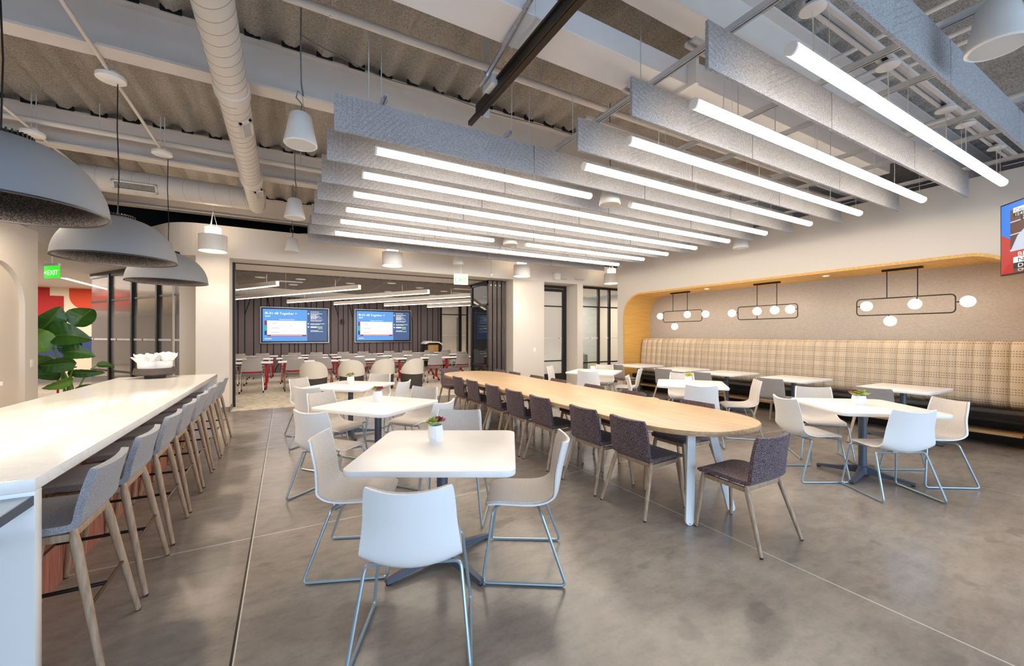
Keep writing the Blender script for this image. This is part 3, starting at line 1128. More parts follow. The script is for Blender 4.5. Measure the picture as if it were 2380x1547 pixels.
def make_pot(label, loc, seed, h=0.115, r=0.052, red=True, sq=False):
    rng = random.Random(seed)
    t = thing('succulent_pot', label, 'potted plant', loc, rng.uniform(0, 6), 'succulents on the cafe tables')
    p = MB()
    n = 12
    prof = [(r * 0.74, 0.0), (r * 0.98, h * 0.3), (r * 1.02, h * 0.6), (r * 0.9, h * 0.97), (r * 0.84, h), (r * 0.78, h * 0.97), (r * 0.8, h * 0.86)]
    p.lathe(prof, n)
    p.build('pot', 'pot_white', t, ang=15)
    MB().lathe([(r * 0.8, h * 0.86), (r * 0.5, h * 0.92), (0.0001, h * 0.93)], 12).build('soil', 'soil', t)
    g = MB()
    rosette(g, (-r * 0.42, 0.005, h * 1.08), r * 1.35, 8, 0, rng)
    rosette(g, (r * 0.05, r * 0.55, h * 1.02), r * 1.15, 7, 0, rng)
    if not red:
        rosette(g, (r * 0.5, -r * 0.2, h * 1.04), r * 1.15, 8, 0, rng)
    g.build('green_rosette', 'succulent_green' if red else 'succulent_yellow', t, ang=20)
    if red:
        g = MB()
        rosette(g, (r * 0.62, -r * 0.2, h * 1.12), r * 1.2, 9, 0, rng)
        g.build('red_rosette', 'succulent_red', t, ang=20)
    return t

TABLES = [('square white cafe table nearest the camera, left of the oak table', 0.905, 2.572, -29),
          ('square white cafe table, middle of the three left of the oak table', 0.875, 4.545, -52),
          ('square white cafe table in front of the carpet edge and white tub chairs', 0.848, 6.45, -43),
          ('square white cafe table right of the oak table, nearest the wall screen', 5.307, 1.95, -37),
          ('square white cafe table between oak table and banquette, second from the glass door', 5.44, 4.13, -50),
          ('square white cafe table nearest the glass door beside the white pier', 5.52, 6.45, -55)]
tp = make_cafe_table('cafe_table', 0.96, 0.96)
used = []
for lab, x, y, a in TABLES:
    place(tp, used, (x, y, 0), R(a), lab, 'square white cafe tables')
make_pot('white pot, green and red succulent, on the white table nearest the camera', (0.915, 2.74, 0.74), 1)
make_pot('white pot, green and dark red succulent, middle white table left of the oak table', (0.905, 4.72, 0.74), 2)
make_pot('small white pot, pink and green succulent, on table by the carpet edge', (0.87, 6.62, 0.74), 3, 0.11)
make_pot('squat white pot, yellow-green and red succulent, right-hand table near wall screen', (5.33, 1.99, 0.74), 4, 0.1, 0.062)
make_pot('white pot with yellow-green succulent only, table between oak table and banquette', (5.5, 4.22, 0.74), 5, 0.1, 0.05, False)
make_pot('white pot with yellow and orange succulent, table nearest the glass door', (5.6, 6.6, 0.74), 6, 0.1, 0.05, False)

# chairs: forward angle in degrees, position, label
def fwd(a):
    return R(a - 90)
WCH = [(0.565, 1.98, 66, 'white shell chair nearest the camera, its blank back filling the foreground'),
       (1.372, 2.294, 148, 'white shell chair seen side-on, right of the nearest white table'),
       (0.419, 2.868, -22, 'white shell chair with linen seat in view, left of the nearest white table'),
       (1.215, 3.17, 238, 'white shell chair behind the nearest white table, only its backrest top showing'),
       (0.365, 4.10, 41, 'white shell chair with smooth back to us, left of the middle white table'),
       (0.505, 5.02, -52, 'white shell chair facing us with linen seat, behind left of the middle table'),
       (1.245, 4.07, 128, 'white shell chair with curved back to us, right of the middle white table'),
       (1.37, 4.94, 218, 'white shell chair facing us, behind right of the middle white table'),
       (0.40, 5.95, 47, 'white shell chair with its back to us, left of the table by the carpet edge'),
       (0.35, 6.85, -42, 'white shell chair, linen side showing, left of the table by the carpet edge'),
       (1.32, 6.02, 138, 'white shell chair with its back to us, right of the table by the carpet edge'),
       (1.25, 6.95, 228, 'white shell chair facing us, directly before the dark base of a tub chair'),
       (4.849, 2.262, -29, 'white shell chair left of the right-hand table, back turned half to us'),
       (4.941, 1.606, 59, 'white shell chair at the right-hand table, its smooth white back turned to us'),
       (5.749, 1.589, 148, 'white shell chair at the far right, linen seat facing left'),
       (5.69, 2.51, 221, 'white shell chair facing us behind the right-hand table'),
       (4.95, 3.62, 42, 'white shell chair with its back to us at the table between oak table and banquette'),
       (5.86, 3.62, 135, 'white shell chair side-on, facing left, at the table between oak table and banquette'),
       (4.98, 4.63, -45, 'white shell chair facing right, its edge seen behind the oak table'),
       (5.88, 4.62, 222, 'white shell chair facing us behind the yellow-green succulent'),
       (5.07, 6.03, 37, 'white shell chair with its back to us at the table nearest the glass door'),
       (5.03, 6.95, -52, 'white shell chair left of the table nearest the glass door, facing right'),
       (6.03, 6.80, 215, 'white shell chair facing us at the table nearest the glass door'),
       (5.93, 5.95, 128, 'white shell chair facing left at the table nearest the glass door')]
wp = make_white_chair()
used = []
for x, y, a, lab in WCH:
    place(wp, used, (x, y, 0), fwd(a), lab, 'white shell chairs at the square tables')

# ================================================================== LONG OAK TABLE
def oak_table():
    t = thing('communal_table', 'long oak communal table with rounded ends on white splayed legs', 'table', (3.17, 4.82, 0))
    n = 14
    w, L = 0.592, 2.92
    pts = []
    def sup(a, p=2.6):
        c, s = math.cos(a), math.sin(a)
        return math.copysign(abs(c) ** (2 / p), c), math.copysign(abs(s) ** (2 / p), s)
    ry = 0.80
    for k in range(n + 1):
        u, v = sup(PI * k / n)
        pts.append((w * u, L - ry + ry * v))
    for k in range(n + 1):
        u, v = sup(PI + PI * k / n)
        pts.append((w * u, -L + ry + ry * v))
    MB().prism(pts, 0.70, 0.74, 0, 0.004, None, 1).build('tabletop', ['oak_top', 'oak_edge'], t)
    for y0, y1 in ((-2.63, -2.722), (-1.2, -1.09), (0.9, 0.93), (2.34, 2.40)):
        for s in (-1, 1):
            P0, P1 = Vector((-0.155 + s * 0.125, y0, 0.70)), Vector((-0.155 + s * 0.268, y1, 0.0))
            m = MB()
            d = (P1 - P0).normalized()
            sd = Vector((0.9, -0.43, 0)) if y0 < -2 else Vector((0, 1, 0))
            nn = d.cross(sd).normalized()
            L2 = (P1 - P0).length
            ring = []
            hw = 0.033
            out = [(-hw, 0), (-hw, L2 - hw)] + [(-hw * math.cos(q * PI / 8), L2 - hw + hw * math.sin(q * PI / 8)) for q in range(1, 8)] + [(hw, L2 - hw), (hw, 0)]
            vs = []
            for q in (-0.012, 0.012):
                vs += [tuple(P0 + sd * a + d * b + nn * q) for a, b in out]
            k = len(out)
            fs = [tuple(range(k)), tuple(reversed(range(k, 2 * k)))] + [(i, i + k, (i + 1) % k + k, (i + 1) % k) for i in range(k)]
            m.add(vs, fs)
            lg = m.build('leg', 'white_leg', t, False)
            MB().lathe([(0.011, 0), (0.011, 0.016)], 8, (P1.x, P1.y, 0)).build('glide', 'rubber', lg)
    return t
oak_table()

dp = make_wood_chair('upholstered_chair', 'purple_tweed')
used = []
nth = ['nearest the camera', 'second from the camera', 'third from the camera', 'fourth from the camera', 'fifth from the camera', 'sixth from the camera', 'farthest from the camera']
for k, y in enumerate((2.557, 3.15, 3.93, 4.54, 5.16, 5.87, 6.47)):
    place(dp, used, (2.735, y, 0), R(-90), 'purple-brown tweed chair on oak legs, left side of the oak table, ' + nth[k], 'tweed chairs round the oak table')
for k, y in enumerate((2.82, 3.72, 4.46, 5.32, 5.96, 6.74, 7.36)):
    place(dp, used, (3.62, y, 0), R(90), 'purple-brown tweed chair on oak legs, right side of the oak table, ' + nth[k], 'tweed chairs round the oak table')
place(dp, used, (3.0, 1.80, 0), 0, 'purple-brown tweed chair at the near rounded end of the oak table', 'tweed chairs round the oak table')
place(dp, used, (3.05, 7.98, 0), R(180), 'purple-brown tweed chair at the far rounded end of the oak table', 'tweed chairs round the oak table')

# ================================================================== BANQUETTE SIDE
gp = make_wood_chair('side_chair', 'grey_felt_cloth')
used = []
btables = [(7.27, 'farthest from the camera, against the yellow alcove side'), (6.02, 'second from the yellow alcove side'), (4.97, 'third from the yellow alcove side'), (3.76, 'fourth from the yellow alcove side'), (2.34, 'nearest the wall screen')]
bt = make_cafe_table('bench_table', 0.92, 0.80, 45)
used2 = []
for k, (y, lab) in enumerate(btables):
    place(bt, used2, (7.63, y, 0), 0, 'white rectangular table at the banquette, ' + lab, 'white tables along the banquette')
    place(gp, used, (7.08 - (0.04 if k == 4 else 0), y - 0.02 + (0.0, -0.1, 0.05, 0.02, 0.1)[k], 0), R(-90 + (0, 3, -2, 2, 4)[k]), 'grey felt chair at the banquette table ' + lab, 'grey chairs along the banquette')

def banquette():
    t = thing('banquette', 'long built-in banquette with plaid channel-tufted back and dark seat in the alcove', 'bench', (0, 0, 0))
    ya, yb = 1.36, 8.0
    ch = 0.165
    n = int(round((yb - ya) / ch))
    ch = (yb - ya) / n
    for k in range(n):
        y0 = ya + k * ch
        def fn(u, v, y0=y0):
            # front face, over the rounded top, and down behind
            th = v * 1.0
            prof = [(8.60, 0.50), (8.52, 0.535), (8.485, 0.62), (8.50, 0.85), (8.535, 1.18), (8.56, 1.30), (8.60, 1.345), (8.66, 1.355), (8.74, 1.34)]
            x, z = catmull(prof, th)
            s = u * 2 - 1
            pinch = 0.042 * (1 - abs(s) ** 4)
            zz = z + (0.012 * (1 - abs(s) ** 2.6) if th > 0.6 else 0)
            return (x + 0.028 - pinch if th < 0.8 else x, y0 + ch * u, zz)
        MB().shell(fn, 8, 22, 0.0, 0.03).build('back_channel', 'plaid', t)
    MB().box(8.62, 8.85, ya, yb, 0.3, 1.33).build('back_panel', 'bench_oak', t, False)
    MB().box(8.17, 8.72, ya, yb + 0.02, 0.365, 0.455, 0, 0.02).build('seat_cushion', 'pad_black', t)
    MB().box(8.16, 8.72, ya, yb + 0.02, 0.165, 0.20, 0, 0.003).build('shelf', 'bench_oak', t)
    m = MB()
    m.box(8.2, 8.72, ya, yb, 0.335, 0.364).box(8.55, 8.6, ya, yb, 0.0, 0.34)
    m.build('plinth', 'vinyl_black', t, False)
banquette()

# ================================================================== BAR
def bar():
    t = thing('bar_counter', 'long white quartz waterfall bar counter with terracotta base', 'counter', (0, 0, 0))
    xa, xb, ya, yb = -1.92, -0.857, 2.305, 7.215
    q = MB()
    q.box(xa, xb, ya, yb, 0.868, 0.918, 0, 0.003)
    q.build('countertop', 'quartz', t, ang=30)
    MB().box(xa, xb, ya, ya + 0.052, 0, 0.8679, 0, 0.003).build('waterfall_panel', 'quartz', t, ang=30)
    MB().box(xa, xb, yb - 0.052, yb, 0, 0.8679, 0, 0.003).build('waterfall_panel', 'quartz', t, ang=30)
    b = MB()
    x = -1.185
    pts = []
    n = 150
    y0, y1 = ya + 0.053, yb - 0.053
    for k in range(n * 4 + 1):
        u = k / (n * 4)
        pts.append((x + 0.011 * abs(math.sin(PI * n * u)), y0 + (y1 - y0) * u))
    vs = [(p[0], p[1], 0.0) for p in pts] + [(p[0], p[1], 0.8679) for p in pts]
    m = len(pts)
    b.add(vs, [(i, i + 1, m + i + 1, m + i) for i in range(m - 1)])
    b.box(xa + 0.05, x, y0, y1, 0, 0.8675)
    b.build('base_cabinet', 'terracotta', t, False)
bar()
t = thing('lower_counter', 'grey-edged lower counter butting against the bar at the left frame edge', 'counter', (0, 0, 0))
MB().box(-1.9, -0.86, 0.4, 2.303, 0.814, 0.851).build('worktop', ['grey_edge'], t, False)
MB().box(-1.895, -0.865, 0.41, 2.302, 0.8511, 0.8515).build('top_surface', 'grey_top', t, False)
MB().box(-1.85, -1.75, 0.5, 2.29, 0, 0.813).build('support', 'grey_edge', t, False)

sp = make_stool()
used = []
for k, y in enumerate((2.65, 3.275, 3.915, 4.515, 5.14, 5.755, 6.36, 6.93)):
    place(sp, used, (-0.932, y, 0), R(90), 'grey upholstered bar stool on oak legs at the white bar, %s from the camera' % ORD[k], 'bar stools along the white bar')

def bowl():
    t = thing('pedestal_bowl', 'dark pedestal bowl at the far end of the white bar', 'bowl', (-1.5, 6.98, 0.918))
    MB().lathe([(0.105, 0), (0.11, 0.004), (0.11, 0.035), (0.195, 0.042), (0.215, 0.05), (0.225, 0.06), (0.21, 0.128), (0.205, 0.132), (0.198, 0.128), (0.205, 0.07), (0.0001, 0.06)], 40).build('dish', 'bowl_dark', t)
    rng = random.Random(4)
    for k, (x, y) in enumerate(((-0.075, -0.03), (0.08, 0.02))):
        h = thing('paper_cup_stack', ('crumpled white paper filters in the dark bowl, left heap', 'crumpled white paper filters in the dark bowl, right heap')[k], 'paper', (-1.5 + x, 6.98 + y, 0.984))
        h.scale = (1.55, 1.55, 1.75)
        c = MB()
        c.lathe([(0.052, 0.0), (0.062, 0.045), (0.064, 0.085), (0.05, 0.09), (0.0001, 0.09)], 20)
        c.build('cup', 'paper_white', h)
        m = MB()
        for q in range(13):
            a = rng.uniform(0, 2 * PI)
            r = rng.uniform(0.01, 0.05)
            L = rng.uniform(0.04, 0.075)
            b0 = Vector((r * math.cos(a), r * math.sin(a), 0.075))
            vs, fs = [], []
            nn = 9
            for i in range(nn):
                aa = 2 * PI * i / nn
                rr = 0.028 * (1 + 0.5 * math.sin(3 * aa + q)) 
                vs.append(tuple(b0 + Vector((rr * 0.4 * math.cos(aa), rr * 0.4 * math.sin(aa), 0))))
            for i in range(nn):
                aa = 2 * PI * i / nn
                rr = 0.036 * (1 + rng.uniform(-0.3, 0.5))
                vs.append(tuple(b0 + Vector((rr * math.cos(aa) + math.cos(a) * 0.01, rr * math.sin(aa) + math.sin(a) * 0.01, L * rng.uniform(0.6, 1.1)))))
            for i in range(nn):
                j = (i + 1) % nn
                fs.append((i, j, nn + j, nn + i))
            fs.append(tuple(range(nn)))
            m.add(vs, fs)
        m.build('paper_ruffle', 'paper_white', h, False)
bowl()

# ================================================================== BIRD-OF-PARADISE PLANT
def plant():
    t = thing('bird_of_paradise_plant', 'tall bird-of-paradise plant with broad glossy leaves behind the left wall corner', 'plant', (-3.12, 9.55, 0))
    MB().lathe([(0.19, 0), (0.24, 0.38), (0.25, 0.4), (0.23, 0.4), (0.22, 0.34), (0.0001, 0.34)], 28).build('planter', 'white_paint', t)
    rng = random.Random(9)
    cam_r, cam_f = Vector((0.93, 0.36, 0)), Vector((-0.36, 0.93, 0))
    # across, height, length, width, blade direction, depth, droop
    spec = [(-0.25, 1.75, 0.52, 0.38, 62, 0.05, 0.02), (0.15, 1.80, 0.44, 0.38, 58, 0.16, 0.05), (-0.02, 1.50, 0.52, 0.42, 14, -0.06, 0.16), (-0.42, 1.42, 0.52, 0.38, 118, 0.02, 0.05),
            (0.07, 1.21, 0.40, 0.28, 8, -0.12, 0.12), (-0.18, 1.05, 0.44, 0.26, 172, -0.16, 0.10), (0.16, 0.89, 0.46, 0.15, 12, -0.1, 0.1), (0.40, 0.96, 0.24, 0.11, 4, 0.02, 0.06),
            (-0.17, 0.72, 0.36, 0.17, 188, -0.18, 0.06), (0.14, 0.62, 0.27, 0.13, 22, -0.14, 0.05), (-0.45, 1.12, 0.5, 0.32, 150, 0.12, 0.1), (0.02, 1.32, 0.42, 0.3, 80, 0.22, 0.1), (-0.3, 0.86, 0.4, 0.22, 160, 0.1, 0.1)]
    for k, (x, z, L, w, az, dep, droop) in enumerate(spec):
        a = R(az)
        d = (cam_r * math.cos(a) + Vector((0, 0, 1)) * math.sin(a) + cam_f * (0.25 if k % 2 else -0.3)).normalized()
        s = (cam_r * -math.sin(a) + Vector((0, 0, 1)) * math.cos(a) + cam_f * (0.45 if k % 3 else -0.35)).normalized()
        s = (s - d * s.dot(d)).normalized()
        up = s.cross(d).normalized()
        if up.dot(cam_f) > 0:
            up = -up
        tip = cam_r * x + Vector((0, 0, z)) + cam_f * dep - d * L * 0.5
        base = Vector((rng.uniform(-0.08, 0.08), rng.uniform(-0.08, 0.08), 0.34))
        mid = Vector((base.x * 0.7 + tip.x * 0.3, base.y * 0.7 + tip.y * 0.3, base.z + (tip.z - base.z) * 0.75))
        pts = [base * (1 - u) ** 2 + mid * 2 * u * (1 - u) + tip * u * u for u in [q / 8 for q in range(9)]]
        MB().tube(pts, [0.017 - 0.009 * q / 8 for q in range(9)], 7).build('stem', 'stem_green', t)
        def fn(u, v, tip=tip, d=d, s=s, up=up, L=L, w=w, k=k, droop=droop):
            q = u * 2 - 1
            wid = w * 0.5 * (math.sin(PI * min(1, v ** 0.68)) ** 0.7 if 0 < v < 1 else 0.0) + 0.004
            rip = 0.005 * math.sin(v * 40 + k) * abs(q)
            p = tip + d * (L * v) + s * (q * wid) + up * (abs(q) * wid * 0.35 + rip) - Vector((0, 0, droop * v * v)) + up * (0.12 * L * math.sin(PI * v))
            return tuple(p)
        lf = MB().shell(fn, 10, 22, 0.0015, 0.0015).build('leaf', 'leaf_green' if k not in (3, 8, 10) else 'leaf_light', t, ang=70)
        MB().tube([tuple(Vector(fn(0.5, v / 10)) + up * 0.003) for v in range(1, 10)], 0.004, 5).build('midrib', 'stem_green', lf)
plant()

# switch plate, back counter
tag(MB().box(-3.302, -3.292, 8.74, 8.82, 1.0, 1.115, 0, 0.002).build('light_switch', 'white_paint'), 'white rectangular switch plate on the end of the left wall', 'switch')
t = thing('back_counter', 'white-topped blue-grey counter along the arched left wall, cut by the frame edge', 'counter', (0, 0, 0))
MB().box(-3.298, -2.72, 2.65, 6.65, 0.925, 0.965).build('worktop', 'laminate_white', t, False)
MB().box(-3.298, -2.74, 2.66, 6.63, 0.0, 0.924).build('cabinet', 'counter_front', t, False)
tag(MB().box(5.94, 6.02, 9.465, 9.474, 1.02, 1.13, 0, 0.002).build('light_switch', 'white_paint'), 'white switch plate on the broad white pier', 'switch')

# ================================================================== CEILING CLOUD: BAFFLES, TUBES, STRUTS
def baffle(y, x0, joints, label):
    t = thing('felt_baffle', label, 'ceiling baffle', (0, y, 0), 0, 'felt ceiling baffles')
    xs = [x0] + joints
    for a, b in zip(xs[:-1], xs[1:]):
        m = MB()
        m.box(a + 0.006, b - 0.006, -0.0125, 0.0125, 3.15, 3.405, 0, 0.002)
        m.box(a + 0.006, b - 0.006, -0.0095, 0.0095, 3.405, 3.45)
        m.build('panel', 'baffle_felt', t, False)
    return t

bl = ['nearest the camera', 'second of the four that start farther right', 'third of the four that start farther right', 'fourth of the four that start farther right']
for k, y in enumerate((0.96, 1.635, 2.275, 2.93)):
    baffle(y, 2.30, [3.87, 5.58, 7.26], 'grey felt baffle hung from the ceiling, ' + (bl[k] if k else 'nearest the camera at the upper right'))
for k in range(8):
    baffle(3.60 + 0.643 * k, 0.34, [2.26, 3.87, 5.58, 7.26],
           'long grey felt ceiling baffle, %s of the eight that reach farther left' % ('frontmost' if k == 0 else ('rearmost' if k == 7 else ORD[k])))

def tube_light(y, x0, x1, joints, label):
    t = thing('tube_light', label, 'ceiling light', (0, y, 3.15), 0, 'glowing tube lights between the baffles')
    xs = [x0] + joints + [x1]
    for a, b in zip(xs[:-1], xs[1:]):
        MB().tube([(a + 0.004, 0, 0), (b - 0.004, 0, 0)], 0.0375, 14, caps=True).build('diffuser', 'tube_glow', t)
    for x in (x0, x1):
        MB().tube([(x - 0.009, 0, 0), (x + 0.009, 0, 0)], 0.0385, 14).build('end_cap', 'white_paint', t)
    sp = MB()  # unseen opaque cover added on the tube top to hold back upward light
    vs = []
    for x in (x0, x1):
        for rr in (0.0383, 0.0415):
            vs += [(x, rr * math.cos(R(a)), rr * math.sin(R(a))) for a in range(22, 159, 17)]
    k = 9
    fs = [(i, i + 1, k + i + 1, k + i) for i in range(k - 1)] + [(2 * k + i + 1, 2 * k + i, 3 * k + i, 3 * k + i + 1) for i in range(k - 1)]
    fs += [(i + 1, i, 2 * k + i, 2 * k + i + 1) for i in range(k - 1)] + [(k + i, k + i + 1, 3 * k + i + 1, 3 * k + i) for i in range(k - 1)]
    fs += [(0, k, 3 * k, 2 * k), (2 * k - 1, k - 1, 3 * k - 1, 4 * k - 1)]
    sp.add(vs, fs)
    sp.build('top_light_shield', 'white_paint', t)
    for x in joints:
        MB().tube([(x - 0.005, 0, 0), (x + 0.005, 0, 0)], 0.0382, 14).build('joint_ring', 'galvanised', t)
    x = x0 + 0.45
    while x < x1:
        MB().tube([(x, 0, 0.036), (x, 0, 0.46)], 0.0022, 5).build('hanging_wire', 'white_paint', t)
        x += 1.25
    return t

tl = 'glowing white tube light in front of the baffles, nearest the camera'
for k, (y, jn) in enumerate(((1.285, [4.15, 5.40]), (1.93, [4.13, 5.39]), (2.565, [4.17, 5.47]), (3.17, [4.13, 5.42]))):
    tube_light(y, 2.58, 6.89, jn, 'three-section tube light, %s of the four that start farther right' % ('nearest' if k == 0 else ORD[k]))
tube_light(3.82, 0.715, 3.2, [], 'one-section tube light at the left, frontmost of its stack')
tube_light(3.82, 3.86, 6.89, [4.46], 'tube light on the right, beyond the gap with a white speaker')
for k, y in enumerate((4.46, 5.12, 5.79)):
    tube_light(y, 0.705, 6.89, [3.22, 4.52], 'long tube light at the left, %s of its stack' % ORD[k + 1])
tube_light(6.43, 0.705, 3.2, [], 'shorter tube light at the left, fifth of its stack')
tube_light(6.43, 3.86, 6.89, [4.5], 'short tube light at the right, second row from the rear of the cloud')
tube_light(7.2, 0.705, 6.89, [2.2, 4.0, 5.4], 'rearmost long tube light, nearest the white bulkhead')

def strut(pts, label, w=0.041):
    a, b = Vector(pts[0]), Vector(pts[1])
    M = Matrix.Translation(a) @ Matrix.Rotation(math.atan2(b.y - a.y, b.x - a.x), 4, 'Z')
    L = (b - a).length
    m = MB()
    m.box(0, L, -w / 2, -w / 2 + 0.003, 0, w, M=M).box(0, L, w / 2 - 0.003, w / 2, 0, w, M=M).box(0, L, -w / 2, w / 2, w - 0.003, w, M=M)
    m.box(0, L, -w / 2, -w / 2 + 0.011, 0, 0.003, M=M).box(0, L, w / 2 - 0.011, w / 2, 0, 0.003, M=M)
    o = m.build('strut_channel', 'strut_metal', None, False)
    return tag(o, label, 'metal channel', 'galvanised channels carrying the baffles')

for k, x in enumerate((0.73, 1.93)):
    strut([(x, 3.5, 3.452), (x, 8.2, 3.452)], ('galvanised channel poking out above the frontmost left baffle, near its left end', 'galvanised channel poking out above the frontmost left baffle, near the dark bar')[k])
for k, x in enumerate((2.54, 3.70, 4.32, 5.45, 6.08, 7.15)):
    strut([(x, 0.55, 3.452), (x, 8.2, 3.452)], 'galvanised channel across the right baffles, %s from the left' % ORD[k])

def twin_track(y, x0, x1, label, spots):
    t = thing('twin_rail_track', label, 'ceiling track', (0, 0, 0), 0, 'white twin rails above the tube lights')
    for s in (-0.035, 0.035):
        MB().box(x0, x1, y + s - 0.012, y + s + 0.012, 3.62, 3.65).build('rail', 'steel_paint', t, False)
    MB().box(x0, x1, y - 0.021, y + 0.021, 3.64, 3.65).build('slot', 'galvanised', t, False)
    for x in spots:
        c = MB().lathe([(0.062, 0.0), (0.075, 0.006), (0.075, 0.014), (0.05, 0.036), (0.05, 0.04)], 24, (x, y, 3.58)).build('canopy', 'white_paint', t)
        MB().tube([(x, y, 3.585), (x + 0.004, y, 3.5), (x + 0.012, y, 3.4), (x, y, 3.19)], 0.004, 6).build('cord', 'white_paint', c)
    return t
for k, (y, sp) in enumerate(((1.36, [2.99, 4.14, 5.42, 5.98, 7.03]), (1.98, [2.99, 4.43, 6.2]), (2.62, [3.0, 4.6, 6.2]), (3.2, [4.3, 5.9]))):
    twin_track(y, 2.6 if k else 2.95, 7.7, 'white twin-rail track with round canopies above the right tube lights, %s' % ('nearest' if k == 0 else ORD[k]), sp)
for k, y in enumerate((4.55, 5.9)):
    twin_track(y, 0.9, 7.5, 'white twin-rail track above the left-hand tube lights, %s' % ORD[k], [])

# ================================================================== SPEAKERS
def make_speaker():
    t = thing('pendant_speaker', '', 'speaker')
    MB().lathe([(0.0001, 0.255), (0.06, 0.252), (0.078, 0.235), (0.098, 0.12), (0.118, 0.03), (0.121, 0.008), (0.112, 0.0), (0.104, 0.004)], 32).build('housing', 'speaker_white', t)
    MB().lathe([(0.104, 0.004), (0.06, 0.002), (0.0001, 0.002)], 32).build('grille', 'speaker_grille', t)
    c = MB()
    c.tube([(0.0, 0.0, 0.25), (0.01, 0, 0.33), (-0.03, 0.01, 0.38), (-0.02, 0, 0.43), (0.02, 0, 0.40), (0.005, 0, 0.5), (0.0, 0, 0.75), (0.004, 0, 1.18)], 0.0055, 6)
    c.tube([(0.03, 0, 0.24), (0.0, 0, 0.5), (0.0, 0, 1.2)], 0.0018, 4)
    c.build('cable', 'seat_grey', t)
    return t
sp0 = make_speaker()
used = []
for x, y, z, lab in ((0.115, 3.95, 3.11, 'white bell-shaped pendant speaker left of the frontmost left baffle'),
                     (0.115, 6.45, 3.11, 'white bell-shaped pendant speaker, second in line behind the first, beside the baffles'),
                     (0.115, 9.05, 3.10, 'small white bell-shaped speaker in front of the white bulkhead, left of the baffles'),
                     (3.54, 3.85, 3.10, 'white pendant speaker in the gap at the end of the frontmost left tube light'),
                     (3.54, 6.43, 3.10, 'white pendant speaker in the gap between two rear tube lights'),
                     (3.50, 8.85, 3.10, 'white pendant speaker above the green exit sign, before the bulkhead'),
                     (7.45, 4.58, 3.10, 'white pendant speaker at the right wall beyond the ends of the baffles'),
                     (3.63, 0.70, 3.15, 'large-looking white speaker at the upper right corner, nearest the camera')):
    place(sp0, used, (x, y, z), 0, lab, 'white pendant speakers').scale = (1.1, 1.1, 1.08)

# ================================================================== DUCTS AND PIPES
def round_duct(name, label, path, r, axis, regs, spacing=0.11, collars=()):
    t = thing(name, label, 'duct', (0, 0, 0))
    MB().tube(path, r, 32).build('pipe', 'duct_paint', t)
    a, b = Vector(path[0]), Vector(path[-1])
    d = (b - a)
    L = d.length
    d.normalize()
    m = MB()
    s = 0.05
    sd = Vector((-d.y, d.x, 0))
    while s < L:
        c = a + d * s
        ring = []
        for q in range(28):
            an = 2 * PI * q / 28
            ring.append(c + sd * (r + 0.0012) * math.cos(an) + Vector((0, 0, 1)) * (r + 0.0012) * math.sin(an) + d * 0.05 * math.cos(an))
        m.tube(ring, 0.0016, 4, closed=True)
        s += spacing
    m.build('seam', 'duct_seam', t)
    for u in collars:
        c = a + d * u
        MB().tube([c - d * 0.07, c - d * 0.06, c + d * 0.06, c + d * 0.07], [r + 0.002, r + 0.014, r + 0.014, r + 0.002], 32).build('collar', 'duct_paint', t)
    for (u, an, w, h) in regs:
        c = a + d * u
        nrm = sd * math.cos(an) + Vector((0, 0, 1)) * math.sin(an)
        tng = nrm.cross(d)
        M = Matrix(((d.x, tng.x, nrm.x, 0), (d.y, tng.y, nrm.y, 0), (d.z, tng.z, nrm.z, 0), (0, 0, 0, 1)))
        M = Matrix.Translation(c + nrm * (r - 0.012)) @ M
        fr = MB()
        for x0, x1, y0, y1 in ((-w / 2, w / 2, h / 2 - 0.025, h / 2), (-w / 2, w / 2, -h / 2, -h / 2 + 0.025), (-w / 2, -w / 2 + 0.03, -h / 2, h / 2), (w / 2 - 0.03, w / 2, -h / 2, h / 2)):
            fr.box(x0, x1, y0, y1, 0, 0.026, M=M)
        g = fr.build('register', 'duct_paint', t, False)
        MB().box(-w / 2 + 0.03, w / 2 - 0.03, -h / 2 + 0.025, h / 2 - 0.025, 0.0, 0.012, M=M).build('opening', 'void_black', g, False)
        sl = MB()
        k = 0
        x = -w / 2 + 0.04
        while x < w / 2 - 0.03:
            sl.box(x, x + 0.004, -h / 2 + 0.02, h / 2 - 0.02, 0.008, 0.022, M=M)
            x += 0.016
        for q in (-1, 0, 1):
            sl.box(-w / 2 + 0.02, w / 2 - 0.02, q * h * 0.16 - 0.002, q * h * 0.16 + 0.002, 0.008, 0.02, M=M)
        sl.build('louvre', 'duct_paint', g, False)
    return t

round_duct('spiral_duct', 'white round spiral duct running away from the camera between the beams', [(-0.418, 1.2, 3.68), (-0.418, 8.2, 3.68)], 0.127, 'y',
           [(1.0, R(-35), 0.34, 0.12), (3.75, R(-125), 0.34, 0.12), (5.95, R(-125), 0.34, 0.12)], 0.13, (3.2, 5.6))
round_duct('cross_duct', 'large white round duct running crosswise behind the grey domes', [(-3.2, 8.22, 3.79), (-0.30, 8.22, 3.79)], 0.18, 'x', [(1.235, R(212), 0.52, 0.14)], 0.2)
t = bpy.data.objects['cross_duct']
pts = [(-2.75, 8.2, 3.77), (-2.72, 8.6, 3.62), (-2.6, 9.1, 3.3), (-2.45, 9.6, 3.15), (-2.35, 10.1, 3.1)]
MB().tube(rpath(pts, 0.3, 5), 0.15, 24).build('branch', 'duct_paint', t)

